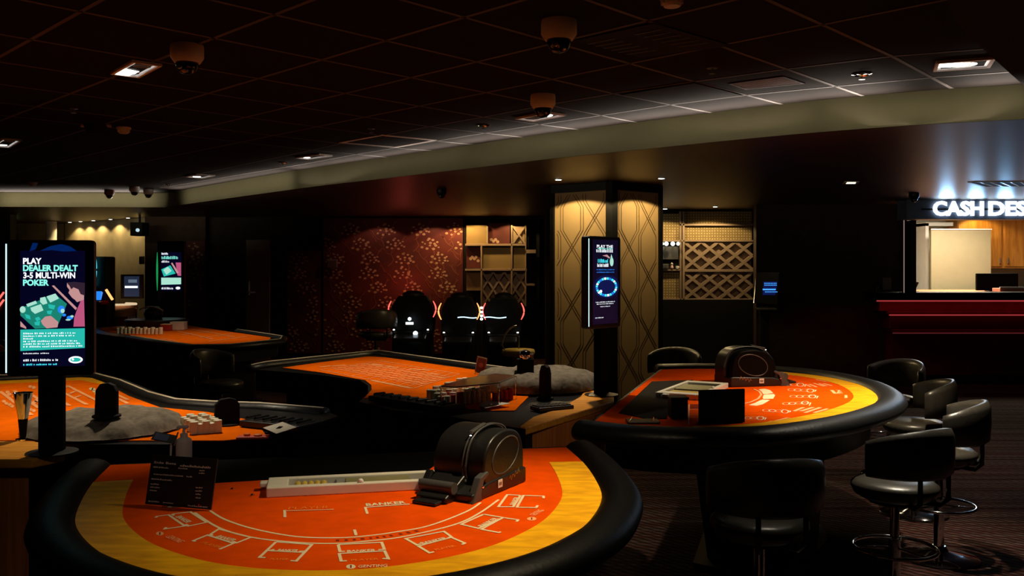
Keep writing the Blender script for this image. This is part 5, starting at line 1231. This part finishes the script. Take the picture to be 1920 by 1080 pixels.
wd_(fm, 'frame', goldframe, bevel=.004)
mb = MB(); cell(mb, 1241, 462, 1274, 486, D_, D_+.10, .02); wd_(mb, 'grey_mirror', mirrorm)
mb = MB(); cell(mb, 1241, 486, 1274, 504, D_, D_+.14, .02); wd_(mb, 'dark_niche', matte)
mb = MB(); cell(mb, 1238, 562, 1420, 698, D_, D_+.1, .3); wd_(mb, 'dado', matte)
for x in (1241, 1249, 1261, 1271):
    b_ = thing('globe_lamp', 'glowing white globe lamp in the row above the grey mirror panel', 'globe lamp', (X(x, D_), D_-.02, Z(457, D_)), 0, 'row of white globe lamps')
    rg = .034 if x in (1249, 1261) else .028
    MB().lathe([(.004, -rg)]+[(rg*math.sin(PI*k/8), -rg*math.cos(PI*k/8)) for k in range(1, 8)]+[(.004, rg)], 16).build('globe', em('globe_glow', (1, .95, .75), 2.5) if 'globe_glow' not in MATS else MATS['globe_glow'], b_, smooth='all')
    MB().tube([(0, 0, 0), (0, .14, 0)], .008, 6).build('holder', goldframe, b_)
for nm, lb, x, w_, h_, m_ in (('shelf_radio', 'small pale grey box on the dark shelf niche', 1248, 12, 9, 'light'), ('shelf_figure', 'small pink and white figurine on the dark shelf niche', 1261, 8, 13, 'pink'), ('shelf_cup', 'small white arch-shaped cup at the right of the dark shelf niche', 1271, 6, 6, 'cup')):
    q_ = D_/F; t = thing(nm, lb, 'ornament', (X(x, D_), D_+.05, Z(504, D_)))
    mm = {'light': mirrorm, 'pink': mat('pink_glaze', (.7, .45, .40), .4), 'cup': white}[m_]
    if m_ == 'cup': MB().lathe([(.02, 0), (.026, .03), (.022, .045), (.018, .045), (.016, .01)], 16).build('cup_body', mm, t, smooth=True); MB().tube([(.024, 0, .012), (.038, 0, .02), (.024, 0, .034)], .004, 6).build('cup_handle', mm, t)
    elif m_ == 'pink': MB().lathe([(.02, 0), (.024, .02), (.016, .05), (.008, .06)], 14).build('figure_body', mm, t, smooth='all'); MB().lathe([(.0, .056), (.018, .065), (.02, .08), (.0, .1)], 14).build('figure_head', white, t, smooth='all')
    else: MB().box((0, 0, h_*q_/2), (w_*q_, .05, h_*q_)).build('box_body', mm, t, bevel=.004); MB().box((.0, -.028, h_*q_/2), (w_*q_*.6, .005, h_*q_*.5)).build('box_front', plastic2, t)
for x0, D2 in ((903, 13.2),): pass
D_ = 16.0
u1 = thing('panel_shelving', 'built-in wall of dotted, flowered and lattice panels at the right end of the flowered wall', 'shelving', (X(930, D_), D_+.1, 0))
for a in ((874, 422, 913, 458), (905, 464, 959, 504), (963, 464, 985, 504), (874, 510, 901, 545)):
    mb = MB(); cell(mb, *a, D_, D_+.10, .03); wd_(mb, 'dotted_panel', dotm)
for a in ((916, 418, 956, 458), (874, 463, 900, 503)):
    mb = MB(); cell(mb, *a, D_, D_+.12, .03); wd_(mb, 'flowered_panel', florm)
bm_ = MB()
for cx, cy in ((925, 452), (921, 449), (929, 449), (933, 453), (889, 485), (885, 482), (892, 482), (896, 489), (882, 485)):
    bm_.poly([(X(cx+3*math.cos(2*PI*k/8), D_), D_+.100, Z(cy-3*math.sin(-2*PI*k/8)*-1, D_)) for k in range(8)][::-1])
wd_(bm_, 'painted_blossom', blosm)
mb = MB(); cell(mb, 903, 508, 988, 575, D_, D_+.14, .03); wd_(mb, 'lattice_backing', goldframe)
mb = MB(); cell(mb, 962, 424, 984, 456, D_, D_+.12, .03); wd_(mb, 'lattice_backing', goldframe)
mb = MB(); cell(mb, 868, 409, 1012, 680, D_, D_+.25, .15); wd_(mb, 'backboard', matte)
wd_(lattice(904, 510, 987, 575, D_, D_+.09, 4, 2, .06, .035), 'diamond_lattice', goldframe); wd_(lattice(962, 424, 984, 456, D_, D_+.08, 1, 1, .05, .03), 'diamond_lattice', goldframe)
fm = MB()
for a in ((872, 457, 985, 461), (872, 504, 988, 508), (912, 424, 915, 458), (958, 422, 961, 575), (901, 460, 904, 575), (985, 422, 987, 575), (985, 468, 1005, 475), (985, 532, 1003, 536)): cell(fm, *a, D_, D_+.06, .09)
wd_(fm, 'frame', goldframe, bevel=.004)

# touch terminal with a blue screen
t = thing('touch_terminal', 'slanted touch terminal with a glowing blue screen on a dark stand, before the dark wall', 'touch terminal', (X(1437, 10.5), 10.5, 0), 0)
q_ = 10.5/F; x0 = X(1437, 10.5)
def tp(px, py): return (X(px, 10.5)-x0, (py-545)*-.002, Z(py, 10.5))
Q = [tp(1411, 568), tp(1455, 571), tp(1464, 512), tp(1421, 512)]
MB().add(Q+[(p[0]+.01, p[1]+.06, p[2]) for p in Q], [(0, 1, 2, 3), (7, 6, 5, 4), (0, 4, 5, 1), (1, 5, 6, 2), (2, 6, 7, 3), (3, 7, 4, 0)]).build('housing', plastic, t, bevel=.006)
MB().tube([(Q[0][0], Q[0][1]-.003, Q[0][2]), (Q[3][0], Q[3][1]-.003, Q[3][2]), (Q[2][0], Q[2][1]-.003, Q[2][2])], .003, 6).build('rim', steel, t)
ff = lambda px, py, d: (tp(px, py)[0], tp(px, py)[1]-.004-d, tp(px, py)[2])
MB().poly([ff(1429, 553, 0), ff(1453, 553, 0), ff(1459, 528, 0), ff(1433, 528, 0)]).build('screen', E_navy, t)
sm = MB()
sm.poly([ff(1430, 544, .002), ff(1454, 544, .002), ff(1455, 541.5, .002), ff(1430, 541.5, .002)])
for y in (531, 534.5, 547):
    for x in range(1434, 1456, 3): sm.poly([ff(x, y+1, .002), ff(x+2, y+1, .002), ff(x+2, y-.6, .002), ff(x, y-.6, .002)])
sm.build('screen_text', em('screen_sky_blue', (.06, .35, 1), 1.3), t)
MB().box((0, .1, Z(580, 10.5)/2), (.10, .08, Z(572, 10.5))).build('stand', matte, t); MB().box((-.01, -.02, Z(579, 10.5)), (.22, .14, .02)).build('tray', plastic2, t, bevel=.003); MB().box((0, .1, .015), (.4, .4, .03)).build('foot', matte, t)

# ------------------------------------------------------------------ cash desk
DH = 12.1
hd = struct('wall_cash_header', MB().box(((X(1700, DH)+11.5)/2, DH+.15, (Z(411, DH)+ZS)/2-.0005), (11.5-X(1700, DH), .3, ZS-Z(411, DH)-.001)), mat('sign_band_paint', (.13, .17, .27), .5))
sgn = thing('lettered_sign', 'illuminated white lettering CASH DESK on the dark header over the counter', 'sign', (X(1748, DH), DH, Z(405, DH)))
x = 0; wl_ = MB()
lt_ = [('CASH', 1748, 1843), ('DESK', 1852, 1956)]
for wrd, a, b_ in lt_: wl_.text(wrd, (X(a, DH)-X(1748, DH), -.03, 0), (1, 0, 0), (0, 0, 1), X(b_, DH)-X(a, DH), 28*DH/F, .04)
wl_.build('letters', E_sign, sgn, solid=.02)
MB().box((1.0, -.010, .09), (2.3, .006, .02)).build('mounting_rail', matte, sgn)
for px in (1775, 1830, 1885, 1940): spot((X(px, 11.95), 11.95, 2.43), (X(px, 11.95), 11.1, 2.78), 24, 130, .9, col=(.28, .60, 1), r=.08, name='sign_glow_spot')  # unseen spots added for the blue glow on the lower ceiling
DC = 12.6
ctr = thing('cash_desk_counter', 'long dark red cash desk counter with glossy horizontal mouldings', 'counter', ((X(1640, DC)+11.4)/2, DC, 0))
cx0, cx1 = X(1640, DC), 11.4
def cb(x0, x1, y0, y1, z0, z1): return MB().box(((x0+x1)/2, (y0+y1)/2, (z0+z1)/2), (x1-x0, y1-y0, z1-z0))
zt_ = Z(548, DC); zf = Z(563, DC)
cb(cx0, cx1, DC, DC+.38, zf, zt_).build('counter_edge', black, ctr, world=True, bevel=.01)
cb(cx0+.05, cx1, DC+.04, DC+.06, zf-.02, zf-.002).build('red_light_strip', E_redline, ctr, world=True)
cb(cx0+.22, cx1, DC+.02, DC+.05, Z(592, DC), Z(590, DC)-.001).build('red_light_strip', E_redline, ctr, world=True)
cb(cx0+.27, cx1, DC+.03, DC+.05, Z(626, DC), Z(624, DC)-.001).build('red_light_strip', E_redline2, ctr, world=True)
area(((cx0+6)/2+.4, DC-.03, zf-.02), ((cx0+6)/2+.4, DC+.08, zf-.5), .9, 3.6, .02, col=(1, .10, .12), spread=150)  # unseen red light added to brighten the counter panels
cb(cx0+.10, cx1, DC+.08, DC+.38, Z(584, DC), zf-.02).build('upper_panel', redm, ctr, world=True, bevel=.008)
cb(cx0+.20, cx1, DC+.03, DC+.38, Z(590, DC), Z(584, DC)).build('moulding', redm, ctr, world=True, bevel=.01)
cb(cx0+.25, cx1, DC+.10, DC+.38, Z(618, DC), Z(590, DC)).build('middle_panel', redm, ctr, world=True, bevel=.008)
cb(cx0+.27, cx1, DC+.05, DC+.38, Z(624, DC), Z(618, DC)).build('moulding', redm, ctr, world=True, bevel=.01)
cb(cx0+.30, cx1, DC+.14, DC+.38, .12, Z(624, DC)).build('lower_panel', redm, ctr, world=True, bevel=.008)
cb(cx0+.34, cx1, DC+.2, DC+.38, 0, .12).build('plinth', matte, ctr, world=True)
ins = thing('cash_desk_worktop', 'orange-brown worktop behind the cash desk counter', 'worktop', (X(1820, 13.6), 13.6, 0))
zw = Z(548, DC)-.01
cb(X(1700, 13.2), 11.4, DC+.382, 14.5, zw-.04, zw).build('worktop', mat('terracotta_laminate', (.55, .20, .09), .5), ins, world=True, bevel=.004); cb(X(1710, 13.2), 11.4, 13.8, 13.9, 0, zw-.04).build('support_panel', darkwall, ins, world=True)
# frame of the opening
struct('trim_6', cb(X(1697, DC), X(1706, DC), DC-.2, DC+.1, zt_, Z(411, DH)), darkwall)
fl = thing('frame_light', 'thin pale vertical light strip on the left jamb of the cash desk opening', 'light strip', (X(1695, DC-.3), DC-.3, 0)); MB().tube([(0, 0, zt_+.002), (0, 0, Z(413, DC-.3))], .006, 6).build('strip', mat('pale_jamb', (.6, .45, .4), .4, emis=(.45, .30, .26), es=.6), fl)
whitewall = mat('office_wall', (.88, .84, .70), .8, var=.03)
struct('wall_office_left', cb(X(1699, 13.0), X(1699, 13.0)+.08, 13.16, 16.2, 0, ZS), whitewall)
struct('wall_office_back', cb(X(1695, 15.6), 11.5, 16.0, 16.15, 0, ZS-.002), whitewall)
struct('trim_7', cb(X(1738, 15.2), X(1744, 15.2), 15.25, 15.99, 0, Z(418, 15.2)).box(((X(1738, 15.2)+X(1790, 15.2))/2, 15.6, Z(420, 15.2)), (X(1790, 15.2)-X(1738, 15.2), .7, .06)), whitepaint)
dr = struct('door_2', cb(X(1746, 14.8), X(1858, 14.8), 14.80, 14.86, 0, Z(431, 14.8)), mat('beige_door', (.25, .215, .13), .6, var=.04)); 
cb(X(1745, 14.8), X(1859, 14.8), 14.78, 14.799, Z(431, 14.8), Z(429, 14.8)).build('door_edge', whitepaint, dr)
cup = thing('wall_cupboard', 'brown veneered wall cupboard with two doors behind the cash desk', 'cupboard', (X(1880, 15.3), 15.5, 0))
yc0 = 15.3
cb(X(1795, yc0), X(1990, yc0), yc0, yc0+.4, Z(503, yc0), Z(408, yc0)).build('carcass', cupw, cup, world=True)
for k, (a, b_) in enumerate(((1796, 1877), (1883, 1988))):
    d_o = cb(X(a, yc0), X(b_, yc0), yc0-.022, yc0-.002, Z(500, yc0), Z(410, yc0)).build('cupboard_door', cupw, cup, world=True, bevel=.004)
    hx = X(1872 if k == 0 else 1887, yc0); hh_ = MB().tube([(hx, yc0-.05, Z(494, yc0)), (hx, yc0-.05, Z(484, yc0))], .012, 8).build('handle', steel, None); hh_.parent = d_o
    me = hh_.data
    for v_ in me.vertices: v_.co = Vector(v_.co)-Vector(cup.location)
mo_ = thing('computer_monitor', 'black computer monitor seen from behind on the cash desk', 'monitor', (X(1869, 13.4), 13.4, zw))
q_ = 13.4/F
MB().box((0, 0, .12+.02), (78*q_, .05, 32*q_)).build('screen_back', voidm, mo_, bevel=.01); MB().box((0, .03, .03), (.06, .05, .06)).build('neck', plastic, mo_); MB().box((0, .05, .008), (.24, .14, .015)).build('foot', plastic, mo_)
tr = thing('document_tray', 'flat reddish document tray on the cash desk beside the monitor', 'tray', (X(1900, 13.13), 13.13, zw)); MB().box((0, 0, .03), (.5, .22, .05)).build('tray_body', mat('salmon_tray', (.60, .25, .17), .6), tr, bevel=.006); MB().box((0, -.10, .065), (.5, .02, .02)).build('tray_lip', whitepaint, tr)
lp = thing('angled_card_reader', 'small dark angled panel at the left end of the cash desk opening', 'card reader', (X(1714, 13.2), 13.2, zw)); MB().box((0, 0, .075), (.035, .10, .15), R=Matrix.Rotation(.45, 3, 'Y')).build('panel', plastic2, lp, bevel=.003); MB().box((0, 0, .004), (.09, .1, .008)).build('foot', plastic, lp)
nt_ = thing('notice_holder', 'small grey notice in a stand on the left end of the cash desk counter', 'notice', (X(1663, DC+.2), DC+.2, zt_)); MB().box((0, 0, .115), (.12, .01, .17)).build('notice_sheet', mat('grey_notice', (.20, .15, .14), .7), nt_); MB().box((0, 0, .01), (.10, .07, .018)).build('foot', plastic, nt_); MB().box((0, 0, .02), (.02, .02, .03)).build('stem', plastic, nt_)
ph = thing('desk_telephone', 'small black phone at the far left end of the cash desk counter', 'telephone', (X(1645, DC+.2), DC+.2, zt_)); MB().box((0, 0, .05), (.09, .12, .10)).build('phone_body', plastic, ph, bevel=.01); MB().box((0, -.03, .12), (.04, .16, .04)).build('handset', plastic, ph, bevel=.01); MB().lathe([(.006, 0), (.005, .004)], 8, (-.01, -.062, .06), R=Matrix.Rotation(PI/2, 3, 'X')).build('indicator_light', paper, ph)
area((X(1800, 14.0), 13.9, ZS-.04), (X(1800, 14.0), 13.95, 0), 100, 1.4, .5, col=(1, .89, .66))
spot((X(1835, 15.0), 14.95, ZS-.03), (X(1838, 15.3), 15.3, 1.6), 22, 120, .3, col=(1, .7, .2))

# ------------------------------------------------------------------ pieces that belong to a part hang under that part
RULES = [('lens', 'smoked_dome'), ('seat_plate', 'seat'), ('back_support', 'backrest'), ('hood_rib', 'hood'), ('top_handle', 'hood'), ('latch', 'hood'),
         ('indicator_light', 'hood'), ('indicator_light', 'phone_body'), ('cheek_ring', 'side_housing'), ('label_print', 'label'), ('button', 'side_wing'), ('keys', 'keypad_body'),
         ('pump_head', 'pump_collar'), ('printed_layout', 'felt_top'), ('edge_trim', 'armrest'), ('knob', 'frame'), ('divider', 'tray_well'), ('gold_chip_row', 'tray_well'),
         ('tray_insert', 'tray_well'), ('corner_light', 'cabinet'), ('glowing_emblem', 'cabinet'), ('lid_edge', 'lid'), ('vent_fins', 'sensor_head'), ('roller', 'card_mouth'), ('card_lip', 'card_mouth'),
         ('sign_text', 'sign_card'), ('sign_emblem', 'sign_card'), ('card_print', 'card'), ('card_emblem', 'card_face'), ('lamp', 'reflector'), ('box_lid', 'box_body'), ('screen_text', 'screen'), ('printed_', 'felt_top'),
         ('headline', 'screen'), ('pictured_', 'screen'), ('text_band', 'screen'), ('band_text', 'screen'), ('small_text', 'screen'), ('oval_', 'screen'), ('logo_text', 'screen'), ('blue_text', 'screen'), ('glow_panel', 'screen')]
for root in [o for o in scn.objects if o.parent is None and 'label' in o and o.type == 'EMPTY']:
    kids = list(root.children)
    for k in kids:
        nm = k.name.split('.')[0]
        for a, b_ in RULES:
            if nm == a or (a.endswith('_') and nm.startswith(a)) or (a == 'headline' and nm.startswith(a)):
                tg = [q for q in kids if q.name.split('.')[0] == b_ and q is not k]
                if tg: k.parent = tg[0]; break
